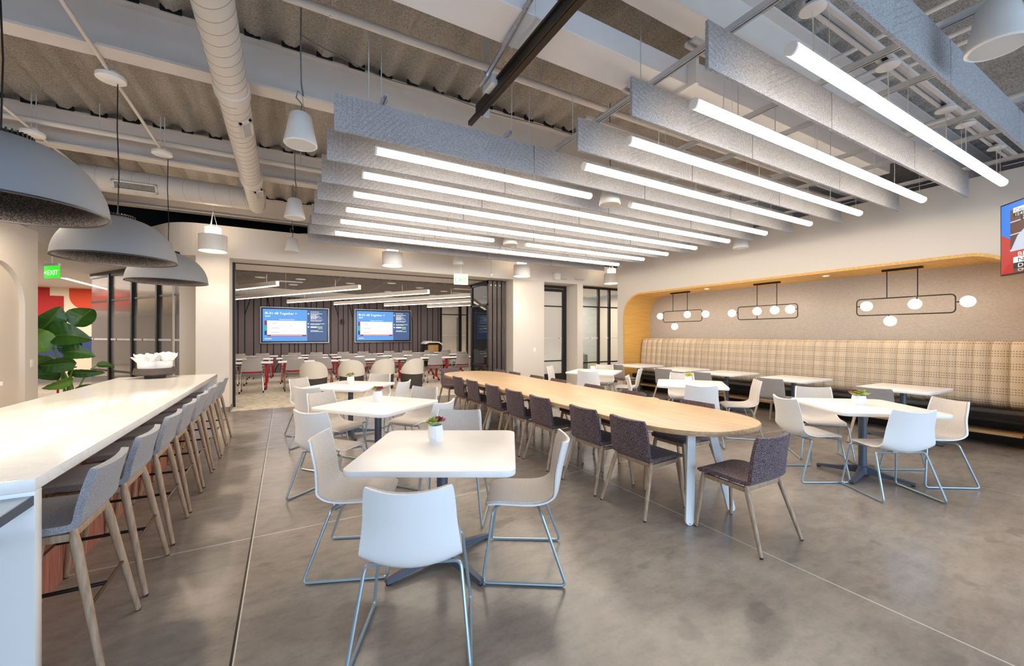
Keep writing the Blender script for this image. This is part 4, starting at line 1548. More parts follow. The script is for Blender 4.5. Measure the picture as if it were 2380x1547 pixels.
t = thing('rectangular_duct', 'glossy white rectangular duct crossing above the tube lights', 'duct')
MB().box(-0.2, 3.12, 2.40, 2.75, 3.70, 3.885, 0, 0.004).build('section', 'white_duct', t, False)
MB().box(3.12, 7.25, 2.36, 2.70, 3.70, 3.90, 0, 0.004).build('section', 'white_duct', t, False)
MB().box(3.10, 3.14, 2.30, 2.77, 3.66, 3.93, 0, 0.002).build('flange', 'white_duct', t, False)
MB().box(1.52, 1.535, 2.395, 2.755, 3.695, 3.89).build('flange', 'white_duct', t, False)

def pipe(name, pts, r, m, label, cat='pipe', n=12, clamps=()):
    t = thing(name, label, cat)
    MB().tube(rpath(pts, 0.08, 4), r, n).build('run', m, t)
    for c in clamps:
        mm = MB()
        mm.tube([(c[0], c[1], c[2] - r - 0.006), (c[0], c[1], c[2] + 0.03)], 0.01, 8)
        mm.tube([(c[0], c[1], c[2] + 0.02), (c[0], c[1], 4.33)], 0.005, 6)
        mm.build('hanger', 'strut_metal', t)
    return t
pipe('sprinkler_pipe', [(-3, 3.36, 3.92), (10.2, 3.36, 3.92)], 0.032, 'steel_paint', 'grey pipe crossing the deck between the dark bar and the white duct', clamps=[(0.3, 3.36, 3.92), (2.2, 3.36, 3.92), (4.4, 3.36, 3.92)])
pipe('beam_pipe', [(-6, 6.86, 3.98), (6, 6.86, 3.98)], 0.035, 'duct_paint', 'white pipe running along the second beam behind the domes', clamps=[(-2.0, 6.86, 3.98), (0.2, 6.86, 3.98)])
pipe('upper_pipe', [(2.6, 2.3, 4.05), (9.5, 2.3, 4.05)], 0.022, 'strut_metal', 'slim grey conduit above the white rectangular duct', clamps=[(3.2, 2.3, 4.05), (5.0, 2.3, 4.05)])
for k, (y, z) in enumerate(((0.35, 4.12), (0.62, 4.12), (0.9, 4.1), (1.2, 4.12))):
    pipe('cross_pipe', [(4.6 + 0.25 * k, -1.5, z), (4.6 + 0.25 * k, 2.0, z)], 0.02, 'duct_paint', 'thin white pipe running lengthwise under the deck at upper right, %s from the left' % ORD[k])
pipe('rear_pipe', [(6.6, -2, 3.95), (6.6, 9, 3.95)], 0.03, 'duct_paint', 'white pipe running lengthwise above the right ends of the baffles')
pipe('plenum_pipe', [(-0.9, 9.95, 3.62), (0.1, 9.95, 3.6), (0.35, 9.95, 3.68), (3, 9.95, 3.66)], 0.018, 'duct_paint', 'thin bent conduit in the dark gap above the bulkhead')

def conduit_with_pucks(x, y0, y1, z, spots, lab, labp):
    t = pipe('domes_conduit', [(x, y0, z), (x, y1, z)], 0.016, 'duct_paint', lab, 'conduit')
    for (y, zz, lb) in spots:
        p = thing('ceiling_canopy', lb, 'canopy', (x, y, zz), 0, 'round white canopies above the bar')
        MB().lathe([(0.1, 0.0), (0.106, 0.004), (0.106, 0.034), (0.1, 0.04), (0.06, 0.042), (0.05, 0.075), (0.0001, 0.077)], 32).build('disc', 'white_paint', p)
        m = MB()
        for s in (-0.02, 0.02):
            m.tube([(s, 0.03, 0.07), (s, 0.03, 0.5)], 0.006, 6)
        m.build('hanger_rod', 'strut_metal', p)
conduit_with_pucks(-1.38, 1.6, 6.9, 3.84, [(3.3, 3.775, 'round white canopy above the dome nearest the camera'), (4.99, 3.785, 'round white canopy above the middle dome'), (6.74, 3.785, 'round white canopy above the farthest dome')],
                   'white conduit linking the round canopies above the bar', '')
conduit_with_pucks(-2.57, 3.2, 8.1, 3.86, [(6.85, 3.80, 'round white canopy on the left conduit, above the nearest dome')], 'white conduit at the far left linking a round canopy', '')

# dark bronze bar with its flexible conduit
t = thing('track_bar', 'dark bronze track bar hanging crooked-looking below the deck', 'ceiling track')
m = MB()
m.box(1.535, 1.605, 0.3, 3.45, 3.52, 3.60)
m.box(1.55, 1.59, 0.3, 3.66, 3.515, 3.555)
m.box(1.52, 1.62, 0.3, 3.2, 3.59, 3.61)
m.build('bar', 'bronze_track', t, False)
m = MB()
m.box(1.61, 1.675, 3.44, 3.46, 3.52, 4.33)
m.build('hanger', 'strut_metal', t, False)
t = thing('flexible_conduit', 'ribbed silver flexible conduit beside the dark bar', 'conduit')
def ribbed(pts, r):
    P = []
    Q = [Vector(p) for p in pts]
    n = 90
    rad = []
    for k in range(n * 2 + 1):
        u = k / (n * 2)
        P.append(Vector(catmull([tuple(q) for q in Q], u)))
        rad.append(r * (1.0 if k % 2 else 0.8))
    return P, rad
P, rad = ribbed([(1.36, 1.5, 3.75), (1.42, 2.2, 3.72), (1.45, 2.75, 3.66), (1.46, 3.05, 3.63)], 0.02)
MB().tube(P, rad, 10).build('hose', 'galvanised', t)
MB().tube([(1.46, 3.04, 3.632), (1.462, 3.18, 3.62)], 0.021, 12).build('fitting', 'galvanised', t)
MB().box(1.48, 1.535, 3.0, 3.16, 3.55, 3.63, 0, 0.003).build('bracket', 'strut_metal', t, False)
t = thing('upper_flexible_conduit', 'second ribbed silver conduit curving away at the top of the frame', 'conduit')
P, rad = ribbed([(1.66, 1.75, 3.75), (1.78, 1.84, 3.86), (1.98, 1.87, 3.93), (2.25, 1.87, 3.95)], 0.02)
MB().tube(P, rad, 10).build('hose', 'galvanised', t)

# thin hanger rods of the cloud
for k, (x, y) in enumerate(((0.62, 3.62), (0.78, 3.9), (2.0, 3.6), (2.3, 3.75), (2.54, 2.4), (2.54, 3.3), (3.7, 2.3), (4.32, 2.3), (5.45, 2.3))):
    tag(MB().tube([(x, y, 3.49), (x, y, 4.34)], 0.005, 6).build('threaded_rod', 'strut_metal'), 'thin threaded rod between deck and baffle channel, %s from the left' % ORD[k], 'rod', 'threaded rods holding the baffle grid')

# wiring along the first beam
tag(MB().tube([Vector(catmull([(0.115, 4.15, 4.2), (0.3, 4.3, 4.24), (0.9, 4.42, 4.2), (1.5, 4.44, 4.22), (2.2, 4.44, 4.18), (3.0, 4.46, 4.22), (3.6, 4.45, 4.2)], q / 60)) for q in range(61)], 0.006, 6).build('grey_wire', 'seat_grey'),
    'thin grey wire sagging along the top of the first beam', 'wire')

# ================================================================== DOME PENDANTS OVER THE BAR
def make_dome():
    t = thing('dome_pendant', '', 'pendant light')
    Rr, Hh = 0.425, 0.385
    prof = []
    for k in range(19):
        a = (PI / 2) * k / 18
        r = Rr * math.cos(a) ** 0.86 if k < 18 else 0
        prof.append((r, Hh * math.sin(a) ** 1.05))
    prof = [p for p in prof if p[0] > 0.1] + [(0.1, Hh)]
    MB().lathe([(Rr + 0.001, -0.004)] + prof, 64, caps=False).build('shade', 'dome_outer', t)
    MB().lathe([(r * 0.975, z * 0.965 - 0.003) for r, z in reversed(prof)], 64, caps=False).build('liner', 'dome_felt', t)
    MB().lathe([(Rr * 0.972, -0.006), (Rr + 0.004, -0.006), (Rr + 0.004, 0.003), (Rr * 0.972, 0.003)], 64, closed=True).build('rim', 'vinyl_black', t)
    m = MB()
    m.lathe([(0.108, Hh - 0.006), (0.108, Hh + 0.012), (0.06, Hh + 0.016), (0.0001, Hh + 0.018)], 40)
    for k in range(36):
        M = Matrix.Rotation(2 * PI * k / 36, 4, 'Z')
        m.box(0.1, 0.122, -0.004, 0.004, Hh - 0.004, Hh + 0.018, M=M)
    m.build('heat_sink', 'vinyl_black', t, False)
    MB().lathe([(0.0001, Hh * 0.86), (0.11, Hh * 0.86), (0.115, Hh * 0.9)], 32).build('diffuser', 'dome_glow', t)
    MB().tube([(0, 0, Hh), (0.008, 0, 0.8), (-0.004, 0, 1.2), (0.0, 0, 1.61)], 0.0045, 6).build('cord', 'black_metal', t)
    return t
d0 = make_dome()
used = []
for y, lab in ((3.27, 'grey dome pendant over the bar, nearest the camera and cut by the left edge'), (5.03, 'grey dome pendant with dark felt lining, middle of three over the bar'), (6.86, 'grey dome pendant over the far end of the bar, smallest in view')):
    place(d0, used, (-1.345, y, 2.172), 0, lab, 'grey dome pendants over the bar')

# ================================================================== WHITE DRUM PENDANTS AT THE BULKHEAD
def make_can():
    t = thing('drum_pendant', '', 'pendant light')
    MB().lathe([(0.195, 0.012), (0.21, 0.0), (0.212, 0.004), (0.212, 0.282), (0.208, 0.286), (0.125, 0.286), (0.125, 0.28), (0.2, 0.278), (0.2, 0.02)], 40, closed=True).build('drum', 'white_paint', t)
    MB().lathe([(0.0001, 0.02), (0.197, 0.02), (0.197, 0.026)], 40).build('diffuser', 'can_glow', t)
    MB().lathe([(0.118, 0.27), (0.118, 0.42), (0.0001, 0.422)], 32).build('upper_glow_cylinder', 'can_glow', t)
    m = MB()
    for a in (0, 120, 240):
        m.tube([(0.07 * math.cos(R(a)), 0.07 * math.sin(R(a)), 0.42), (0.0, 0.0, 0.72)], 0.003, 5)
    m.tube([(0, 0, 0.7), (0, 0, 1.2)], 0.004, 6)
    m.build('wire', 'white_paint', t)
    return t
c0 = make_can()
used = []
for x, lab in ((-1.123, 'white drum pendant glowing at top and bottom, left of the meeting-room opening'), (2.011, 'white drum pendant in front of the middle of the bulkhead'),
               (5.241, 'white drum pendant in front of the broad white pier'), (8.25, 'white drum pendant half hidden by the right wall end')):
    place(c0, used, (x, 8.9, 2.96), 0, lab, 'white drum pendants along the bulkhead')

# ================================================================== GLOBE CHANDELIERS IN THE ALCOVE
def chandelier(yl, yr, rods, globes, label):
    """yl, yr: ends of the loop; rods: y of the two stems; globes: (y, z, attach point)."""
    t = thing('globe_chandelier', label, 'chandelier', (8.36, 0, 0), 0, 'black-framed globe chandeliers in the alcove')
    z0, z1 = 1.80, 2.065
    loop = rpath([(0, (yl + yr) / 2, z1), (0, yl, z1), (0, yl, z0), (0, yr, z0), (0, yr, z1), (0, (yl + yr) / 2 - 0.001, z1)], 0.06, 5)
    MB().tube(loop, 0.0085, 8).build('frame', 'black_metal', t)
    for y in rods:
        MB().tube([(0, y, z1), (0, y, 2.49)], 0.007, 8).build('stem', 'black_metal', t)
    MB().box(-0.03, 0.03, min(rods) - 0.06, max(rods) + 0.06, 2.485, 2.516, 0, 0.003).build('ceiling_plate', 'black_metal', t, False)
    for y, z, a in globes:
        mb = MB()
        prof = [(0.078 * math.sin(PI * k / 16) + (0.0001 if k in (0, 16) else 0), -0.078 * math.cos(PI * k / 16)) for k in range(17)]
        mb.lathe(prof, 24, (0, y, z))
        g = mb.build('globe', 'globe_glow', t)
        MB().tube([a, Vector(a).lerp(Vector((0, y, z)), 0.6)], 0.008, 8).build('socket', 'black_metal', g)
    return t
chandelier(7.145, 6.05, (6.85, 6.44), [(7.24, 1.955, (0, 7.145, 1.955)), (6.44, 1.965, (0, 6.44, 2.065)), (5.96, 1.955, (0, 6.05, 1.955)), (6.80, 1.685, (0, 6.80, 1.80))],
           'globe chandelier at the left end of the alcove, one globe hanging below its loop')
chandelier(5.20, 4.05, (4.80, 4.42), [(5.33, 1.945, (0, 5.20, 1.945)), (4.80, 1.96, (0, 4.80, 1.80)), (4.46, 1.965, (0, 4.42, 2.065)), (4.18, 1.965, (0, 4.05, 1.965))],
           'globe chandelier in the middle of the alcove, all globes at one level')
chandelier(3.15, 2.0, (2.76, 2.40), [(3.02, 1.95, (0, 3.15, 1.95)), (2.43, 1.95, (0, 2.40, 2.065)), (1.88, 1.95, (0, 2.0, 1.95)), (2.72, 1.70, (0, 2.74, 1.80))],
           'globe chandelier at the right end of the alcove, nearest the wall screen')
for k, (x, y) in enumerate(((8.25, 3.55), (8.25, 5.85))):
    t = thing('recessed_downlight', 'small round recessed downlight in the yellow alcove ceiling, %s' % ('nearer the wall screen' if k == 0 else 'nearer the yellow side'), 'downlight', (x, y, 2.508), 0, 'recessed alcove downlights')
    MB().lathe([(0.05, 0.0), (0.055, 0.003), (0.055, 0.009)], 24).build('trim_ring', 'white_paint', t)
    MB().lathe([(0.0001, -0.001), (0.04, -0.001), (0.04, 0.002)], 24).build('lens', 'downlight_glow', t)

# ================================================================== FLAT SCREENS
def quad(mb, M, x0, x1, z0, z1, d, mat):
    vs = [M @ Vector(p) for p in ((x0, -d, z0), (x1, -d, z0), (x1, -d, z1), (x0, -d, z1))]
    mb.add(vs, [(0, 1, 2, 3)], mat)

SLIDE = ['screen_blue', 'screen_slate', 'screen_white', 'screen_red', 'screen_crimson', 'screen_green', 'screen_navy', 'screen_text', 'screen_lime', 'mesh_grey']
def slide_display(name, label, loc, W, H):
    t = thing(name, label, 'screen', loc, 0, 'wall displays in the meeting room')
    I = Matrix.Identity(4)
    MB().box(-W / 2 - 0.06, W / 2 + 0.06, -0.07, 0, -H / 2 - 0.06, H / 2 + 0.06, 0, 0.004).build('bezel', 'screen_black', t, False)
    e = MB()
    for a in ((-W / 2 - 0.08, W / 2 + 0.08, H / 2 + 0.06, H / 2 + 0.08), (-W / 2 - 0.08, W / 2 + 0.08, -H / 2 - 0.08, -H / 2 - 0.06), (-W / 2 - 0.08, -W / 2 - 0.06, -H / 2 - 0.06, H / 2 + 0.06), (W / 2 + 0.06, W / 2 + 0.08, -H / 2 - 0.06, H / 2 + 0.06)):
        e.box(a[0], a[1], -0.075, 0, a[2], a[3])
    e.build('trim', 'silver_trim', t, False)
    m = MB()
    X = lambda u: -W / 2 + W * u
    Zz = lambda v: H / 2 - H * v
    def rect(u0, u1, v0, v1, mat, d=0.0712):
        quad(m, I, X(u0), X(u1), Zz(v1), Zz(v0), d, mat)
    rect(0, 0.68, 0, 1, 0, 0.0705)
    rect(0.68, 1, 0, 1, 1, 0.0705)
    rect(0.065, 0.665, 0.36, 0.80, 2)
    rect(0.025, 0.058, 0.36, 0.505, 4)
    rect(0.025, 0.058, 0.515, 0.665, 5)
    rect(0.025, 0.058, 0.675, 0.81, 6)
    rect(0.065, 0.665, 0.805, 0.85, 3)
    for v in (0.515, 0.67):
        rect(0.065, 0.665, v, v + 0.004, 9, 0.0715)
    for u, v, w in ((0.14, 0.44, 0.06), (0.13, 0.585, 0.12), (0.12, 0.73, 0.13)):
        rect(u, u + w, v, v + 0.012, 9, 0.0715)
    for k in range(5):
        rect(0.3 + k * 0.03, 0.31 + k * 0.03, 0.74 - k * 0.06, 0.745 - k * 0.06 + 0.008, 9, 0.0715)
    rng = random.Random(5)
    for v, u0, u1 in ((0.055, 0.735, 0.87), (0.11, 0.735, 0.93), (0.135, 0.735, 0.86), (0.17, 0.735, 0.83), (0.195, 0.735, 0.89), (0.22, 0.735, 0.85), (0.245, 0.735, 0.92), (0.27, 0.735, 0.83), (0.315, 0.735, 0.93), (0.35, 0.735, 0.91), (0.44, 0.735, 0.97), (0.465, 0.735, 0.88), (0.66, 0.735, 0.86), (0.69, 0.735, 0.94), (0.60, 0.86, 0.93)):
        u = u0
        while u < u1:
            w = rng.uniform(0.012, 0.035)
            rect(u, min(u1, u + w), v, v + 0.012, 7)
            u += w + 0.006
    rect(0.735, 0.83, 0.53, 0.575, 2)
    rect(0.83, 0.93, 0.53, 0.575, 8)
    rect(0.69, 0.71, 0.105, 0.14, 7)
    rect(0.69, 0.71, 0.435, 0.46, 7)
    rect(0.69, 0.71, 0.53, 0.57, 7)
    rect(0.12, 0.6, 0.822, 0.832, 7, 0.0718)
    rect(0.03, 0.13, 0.92, 0.935, 7)
    rect(0.035, 0.11, 0.215, 0.235, 7)
    m.build('screen', SLIDE, t, False)
    T = lambda u, v: Matrix.Translation((X(u), -0.0725, Zz(v))) @ Matrix.Rotation(PI / 2, 4, 'X')
    text_mesh('heading_lettering', 'IR-01-48 Together +', H * 0.105, T(0.03, 0.165), 'screen_text', t)
    text_mesh('caption_lettering', 'Business Framework', H * 0.05, T(0.365, 0.335), 'screen_text', t, 'CENTER')
    return t
slide_display('wall_display', 'wide wall display showing a blue slide, the left one of the pair', (0.36, 18.19, 1.858), 2.22, 1.23)
slide_display('wall_display', 'wide wall display showing a blue slide, the right one near the lectern', (3.73, 18.19, 1.868), 2.22, 1.23)
t = thing('ptz_camera', 'small black camera on the dark wall between the two displays', 'camera', (2.06, 18.12, 2.0))
MB().box(-0.07, 0.07, -0.05, 0.08, -0.05, 0.0, 0, 0.008).build('base', 'vinyl_black', t)
MB().lathe([(0.0001, 0.14), (0.05, 0.12), (0.065, 0.06), (0.06, 0.0)], 16, (0, 0, 0)).build('head', 'vinyl_black', t)

def news_screen():
    # faces the room: plane direction (-0.73, -0.68), seen obliquely
    t = thing('wall_screen', 'wall-mounted television showing a news broadcast at the right frame edge', 'television', (7.0, 1.318, 2.53), 0)
    W, H = 1.33, 0.76
    d = Vector((-0.735, -0.678, 0))
    nrm = Vector((-0.678, 0.735, 0))
    # local frame: x along the picture from the viewer's left, -y out of the face
    M = Matrix(((d.x, -nrm.x, 0, 0), (d.y, -nrm.y, 0, 0), (0, 0, 1, 0), (0, 0, 0, 1)))
    b = MB().box(-0.014, W + 0.014, 0, 0.06, -H / 2 - 0.014, H / 2 + 0.014, 0, 0.003, M=M)
    b.build('bezel', 'screen_black', t, False)
    mats = ['news_blue', 'news_red', 'news_brown', 'news_shirt', 'news_skin', 'news_black', 'news_white']
    m = MB()
    X = lambda u: W * u
    Zz = lambda v: H / 2 - H * v
    def poly(pts, mat, e):
        vs = [M @ Vector((X(u), -e, Zz(v))) for u, v in pts]
        m.add(vs, [tuple(reversed(range(len(vs))))] if False else [tuple(range(len(vs)))], mat)
    poly([(0, 1), (1, 1), (1, 0), (0, 0)], 0, 0.001)
    poly([(0, 1), (0.5, 1), (0.14, 0.56), (0.0, 0.42)], 1, 0.0015)
    poly([(0, 1), (1, 1), (1, 0.72), (0.12, 0.72)], 1, 0.0015)
    poly([(0.09, 0.66), (1, 0.66), (1, 0.1), (0.09, 0.1)], 2, 0.002)
    for v in (0.26, 0.44):
        poly([(0.09, v + 0.02), (1, v - 0.02), (1, v - 0.035), (0.09, v + 0.005)], 3, 0.0022)
    poly([(0.10, 0.66), (0.98, 0.66), (0.86, 0.4), (0.7, 0.26), (0.5, 0.22), (0.3, 0.3), (0.16, 0.48)], 3, 0.0025)
    poly([(0.45, 0.25), (0.57, 0.25), (0.61, 0.16), (0.6, 0.06), (0.54, 0.03), (0.46, 0.03), (0.41, 0.07), (0.41, 0.17)], 4, 0.0028)
    poly([(0.26, 0.65), (0.44, 0.65), (0.46, 0.58), (0.36, 0.55), (0.28, 0.58)], 4, 0.003)
    poly([(0.09, 0.69), (1, 0.69), (1, 0.66), (0.09, 0.66)], 3, 0.003)
    poly([(0.12, 0.15), (0.36, 0.15), (0.36, 0.08), (0.12, 0.08)], 6, 0.003)
    poly([(0.12, 0.21), (0.36, 0.21), (0.36, 0.15), (0.12, 0.15)], 5, 0.003)
    poly([(0.19, 0.285), (0.37, 0.285), (0.37, 0.21), (0.19, 0.21)], 5, 0.0032)
    poly([(0.12, 0.78), (1, 0.78), (1, 0.7), (0.12, 0.7)], 1, 0.003)
    poly([(0.12, 0.86), (1, 0.86), (1, 0.78), (0.12, 0.78)], 6, 0.003)
    poly([(0.12, 0.94), (1, 0.94), (1, 0.86), (0.12, 0.86)], 5, 0.003)
    poly([(0.12, 0.995), (1, 0.995), (1, 0.94), (0.12, 0.94)], 2, 0.003)
    m.build('screen', mats, t, False)
    T = lambda u, v: M @ Matrix.Translation((X(u), -0.0036, Zz(v))) @ Matrix.Rotation(PI / 2, 4, 'X')
    for nm, s, size, u, v, mat, xs in (('location_caption_lettering', 'Capitol Hill', 0.05, 0.135, 0.14, 'news_black', 1.3), ('clock_lettering', '12:43PM', 0.042, 0.135, 0.2, 'news_white', 1.3), ('subtitle_lettering', 'OF THE', 0.03, 0.21, 0.242, 'news_white', 1.3), ('subtitle_lettering', 'ME TEL', 0.03, 0.21, 0.277, 'news_white', 1.3),
                                 ('banner_lettering', 'BREAKING NEWS', 0.062, 0.16, 0.772, 'news_white', 1.7), ('headline_lettering', 'NOW: MC', 0.062, 0.16, 0.852, 'news_black', 1.7),
                                 ('name_line_lettering', 'David A', 0.06, 0.16, 0.93, 'news_white', 1.7), ('ticker_lettering', 'CNN  THE', 0.04, 0.16, 0.985, 'news_white', 1.7)):
        text_mesh(nm, s, size, T(u, v), mat, t, 'LEFT', 0.0002, xs)
    c = Vector((0.66, 0.03, 0))
    ar = MB()
    p0 = M @ Vector((W / 2, 0.06, -0.1))
    ar.tube(rpath([p0, p0 + Vector((0.3, -0.32, -0.02)), (7.9 - 7.0, 0.55 - 1.318, 0.1)], 0.08), 0.03, 10)
    ar.box(0.885, 0.918, -0.92, -0.62, -0.2, 0.3)
    ar.build('wall_arm', 'vinyl_black', t)
    return t
news_screen()

# ================================================================== MEETING-ROOM CHAIRS AND TABLES
def make_meeting_chair():
    t = thing('caster_chair', '', 'chair')
    rows = [(-0.195, 0.545, 0.235, 0.03, 0.0), (-0.205, 0.60, 0.232, 0.035, 0.0), (-0.222, 0.70, 0.215, 0.04, 0.0), (-0.245, 0.80, 0.195, 0.04, 0.006), (-0.26, 0.848, 0.183, 0.04, 0.014)]
    MB().shell(shell_fn(rows), 8, 12, 0.008, 0.008).build('backrest', 'mesh_grey', t)
    rows = [(-0.185, 0.50, 0.20, 0.03, 0.018), (-0.192, 0.525, 0.225, 0.03, 0.01), (-0.197, 0.55, 0.236, 0.03, 0.0)]
    MB().shell(shell_fn(rows), 8, 5, 0.006, 0.008).build('lumbar_panel', 'red_plastic', t)
    rows = [(0.245, 0.425, 0.19, 0, 0), (0.235, 0.452, 0.215, 0, 0.0), (0.1, 0.463, 0.23, 0, 0.004), (-0.1, 0.452, 0.225, 0, 0.01), (-0.2, 0.462, 0.195, 0, 0.01)]
    MB().shell(shell_fn(rows), 8, 12, 0.03, 0.014).build('seat', 'seat_grey', t)
    for s in (-1, 1):
        for pts in ([(s * 0.215, -0.19, 0.56), (s * 0.235, -0.17, 0.42), (s * 0.255, -0.25, 0.055)], [(s * 0.21, 0.10, 0.43), (s * 0.245, 0.17, 0.40), (s * 0.25, 0.235, 0.055)]):
            MB().tube(rpath(pts, 0.06), 0.0105, 8).build('leg', 'chrome', t)
            x, y = pts[-1][0], pts[-1][1]
            M = Matrix.Translation((x, y, 0.03)) @ Matrix.Rotation(PI / 2, 4, 'Y')
            MB().lathe([(0.0001, -0.014), (0.022, -0.014), (0.03, -0.008), (0.03, 0.008), (0.022, 0.014), (0.0001, 0.014)], 14, (0, 0, 0), 0, M).build('caster', 'rubber', t)
        MB().tube([(s * 0.225, -0.18, 0.425), (s * 0.215, 0.16, 0.425)], 0.009, 6).build('side_rail', 'chrome', t)
    return t

def make_meeting_table():
    t = thing('training_table', '', 'table')
    MB().prism(rrect(1.52, 0.60, 0.03, 4), 0.706, 0.735, 0, 0.004).build('tabletop', 'laminate_white', t)
    for s in (-1, 1):
        x = s * 0.60
        m = MB()
        pts = [(x, 0.02, 0.68), (x, -0.03, 0.45), (x, -0.01, 0.2), (x, 0.0, 0.12)]
        for (y0, z0), (y1, z1) in (((0.03, 0.69), (-0.03, 0.38)), ((-0.03, 0.38), (0.0, 0.12))):
            vs = []
            for y, z in ((y0, z0), (y1, z1)):
                for dx, dy in ((-0.028, -0.05), (0.028, -0.05), (0.028, 0.05), (-0.028, 0.05)):
                    vs.append((x + dx, y + dy, z))
            m.add(vs, [(0, 1, 5, 4), (1, 2, 6, 5), (2, 3, 7, 6), (3, 0, 4, 7), (4, 5, 6, 7), (3, 2, 1, 0)])
        for sy in (-1, 1):
            vs = []
            for y, z, h in ((0.0, 0.10, 0.07), (sy * 0.27, 0.065, 0.035)):
                for dx, dz in ((-0.024, 0), (0.024, 0), (0.024, h), (-0.024, h)):
                    vs.append((x + dx, y, z + dz))
            m.add(vs, [(0, 1, 5, 4), (1, 2, 6, 5), (2, 3, 7, 6), (3, 0, 4, 7), (4, 5, 6, 7), (3, 2, 1, 0)])
        lg = m.build('leg', 'red_metal', t, False)
        for sy in (-1, 1):
            M = Matrix.Translation((x, sy * 0.25, 0.0385)) @ Matrix.Rotation(PI / 2, 4, 'Y')
            MB().lathe([(0.0001, -0.02), (0.03, -0.02), (0.038, -0.01), (0.038, 0.01), (0.03, 0.02), (0.0001, 0.02)], 14, (0, 0, 0), 0, M).build('caster', 'rubber', lg)
    MB().box(-0.6, 0.6, -0.02, 0.02, 0.66, 0.70).build('crossbar', 'vinyl_black', t, False)
    return t

mc, mt = make_meeting_chair(), make_meeting_table()
uc, ut = [], []
ROWS = [(12.36, [-1.41, -0.743, 0.23, 0.895, 1.785, 2.466, 3.393, 4.073, 4.973, 5.62], 'row nearest the opening'),
        (14.25, [-1.45, -0.771, 0.148, 0.828, 1.754, 2.454, 3.351, 4.044, 4.998, 5.721], 'middle row'),
        (16.15, [-1.33, -0.683, 0.274, 0.953, 1.84, 2.548, 3.468, 4.179, 5.061, 5.777], 'row nearest the displays')]
rng = random.Random(21)
for ri, (y, xs, rl) in enumerate(ROWS):
    for k, x in enumerate(xs):
        place(mc, uc, (x, y + rng.uniform(-0.04, 0.04), 0.009), R(rng.uniform(-5, 5)), 'grey chair with red lumbar band on casters, %s, %s from the left' % (rl, ORD[k]), 'grey chairs in the meeting room')
    for k in range(5):
        x = (xs[2 * k] + xs[2 * k + 1]) / 2 + 0.02
        place(mt, ut, (x, y + 0.62, 0.009), 0, 'white training table on red legs, %s, %s from the left' % (rl, ORD[k]), 'white training tables in the meeting room')

def make_tub():
    t = thing('tub_chair', '', 'chair')
    Rr = 0.31
    n = 40
    # dark drum skirt
    MB().lathe([(0.0001, 0.0), (0.275, 0.0), (0.285, 0.012), (0.305, 0.40), (0.27, 0.415), (0.0001, 0.42)], n).build('base', 'tub_dark', t)
    def fn(u, v):
        a = R(90 - 250 * (u - 0.5) + 180)
        s = (u * 2 - 1)
        top = 0.40 + 0.43 * max(0.02, 1 - 0.72 * (abs(s) / 0.7) ** 2.3)
        low = 0.395 + 0.07 * abs(s) ** 2
        z = low + (max(top, low + 0.02) - low) * v
        r = Rr * (1.0 + 0.02 * v - 0.10 * max(0, v - 0.75) * 0.5)
        return (r * math.cos(a), r * math.sin(a), z)
    MB().shell(fn, 40, 10, 0.008, 0.012).build('backrest', 'tub_white', t)
    MB().lathe([(0.0001, 0.42), (0.25, 0.42), (0.268, 0.44), (0.26, 0.465), (0.0001, 0.472)], n).build('seat', 'lounge_grey', t)
    return t
tb = make_tub()
used = []
for x, y, lab in ((0.63, 11.35, 'white and charcoal tub chair on the carpet, leftmost of four'), (1.53, 11.45, 'white and charcoal tub chair on the carpet, second from the left'),
                  (2.34, 11.55, 'white and charcoal tub chair on the carpet, third from the left'), (3.10, 11.35, 'white and charcoal tub chair on the carpet, rightmost of four')):
    place(tb, used, (x, y, 0.009), R(rng.uniform(-12, 12)), lab, 'tub chairs on the carpet')

def lectern():
    t = thing('lectern', 'oak-fronted lectern with dark sides and curved top near the glass door', 'lectern', (5.66, 17.5, 0.009))
    MB().box(-0.36, -0.24, -0.25, 0.25, 0, 1.06).box(0.24, 0.36, -0.25, 0.25, 0, 1.06).build('side_panel', 'vinyl_black', t, False)
    MB().box(-0.24, 0.24, -0.22, 0.22, 0, 1.04).build('front_panel', 'lectern_oak', t, False)
    pts = [(-0.40, 1.12), (-0.3, 1.175), (0.0, 1.185), (0.24, 1.175), (0.36, 1.11), (0.42, 1.05), (0.38, 1.03), (0.30, 1.09), (0.2, 1.13), (-0.2, 1.13), (-0.38, 1.07)]
    n = len(pts)
    vs = [(p[0], -0.32, p[1]) for p in pts] + [(p[0], 0.28, p[1]) for p in pts]
    MB().add(vs, [tuple(range(n)), tuple(reversed(range(n, 2 * n)))] + [(i, i + n, (i + 1) % n + n, (i + 1) % n) for i in range(n)]).build('top', 'white_paint', t, False)
    MB().box(-0.36, 0.36, -0.24, 0.24, 1.04, 1.13).build('neck', 'vinyl_black', t, False)
    MB().box(-0.34, 0.0, -0.1, 0.2, 1.186, 1.20).build('tablet', 'paper_white', t, False)
lectern()

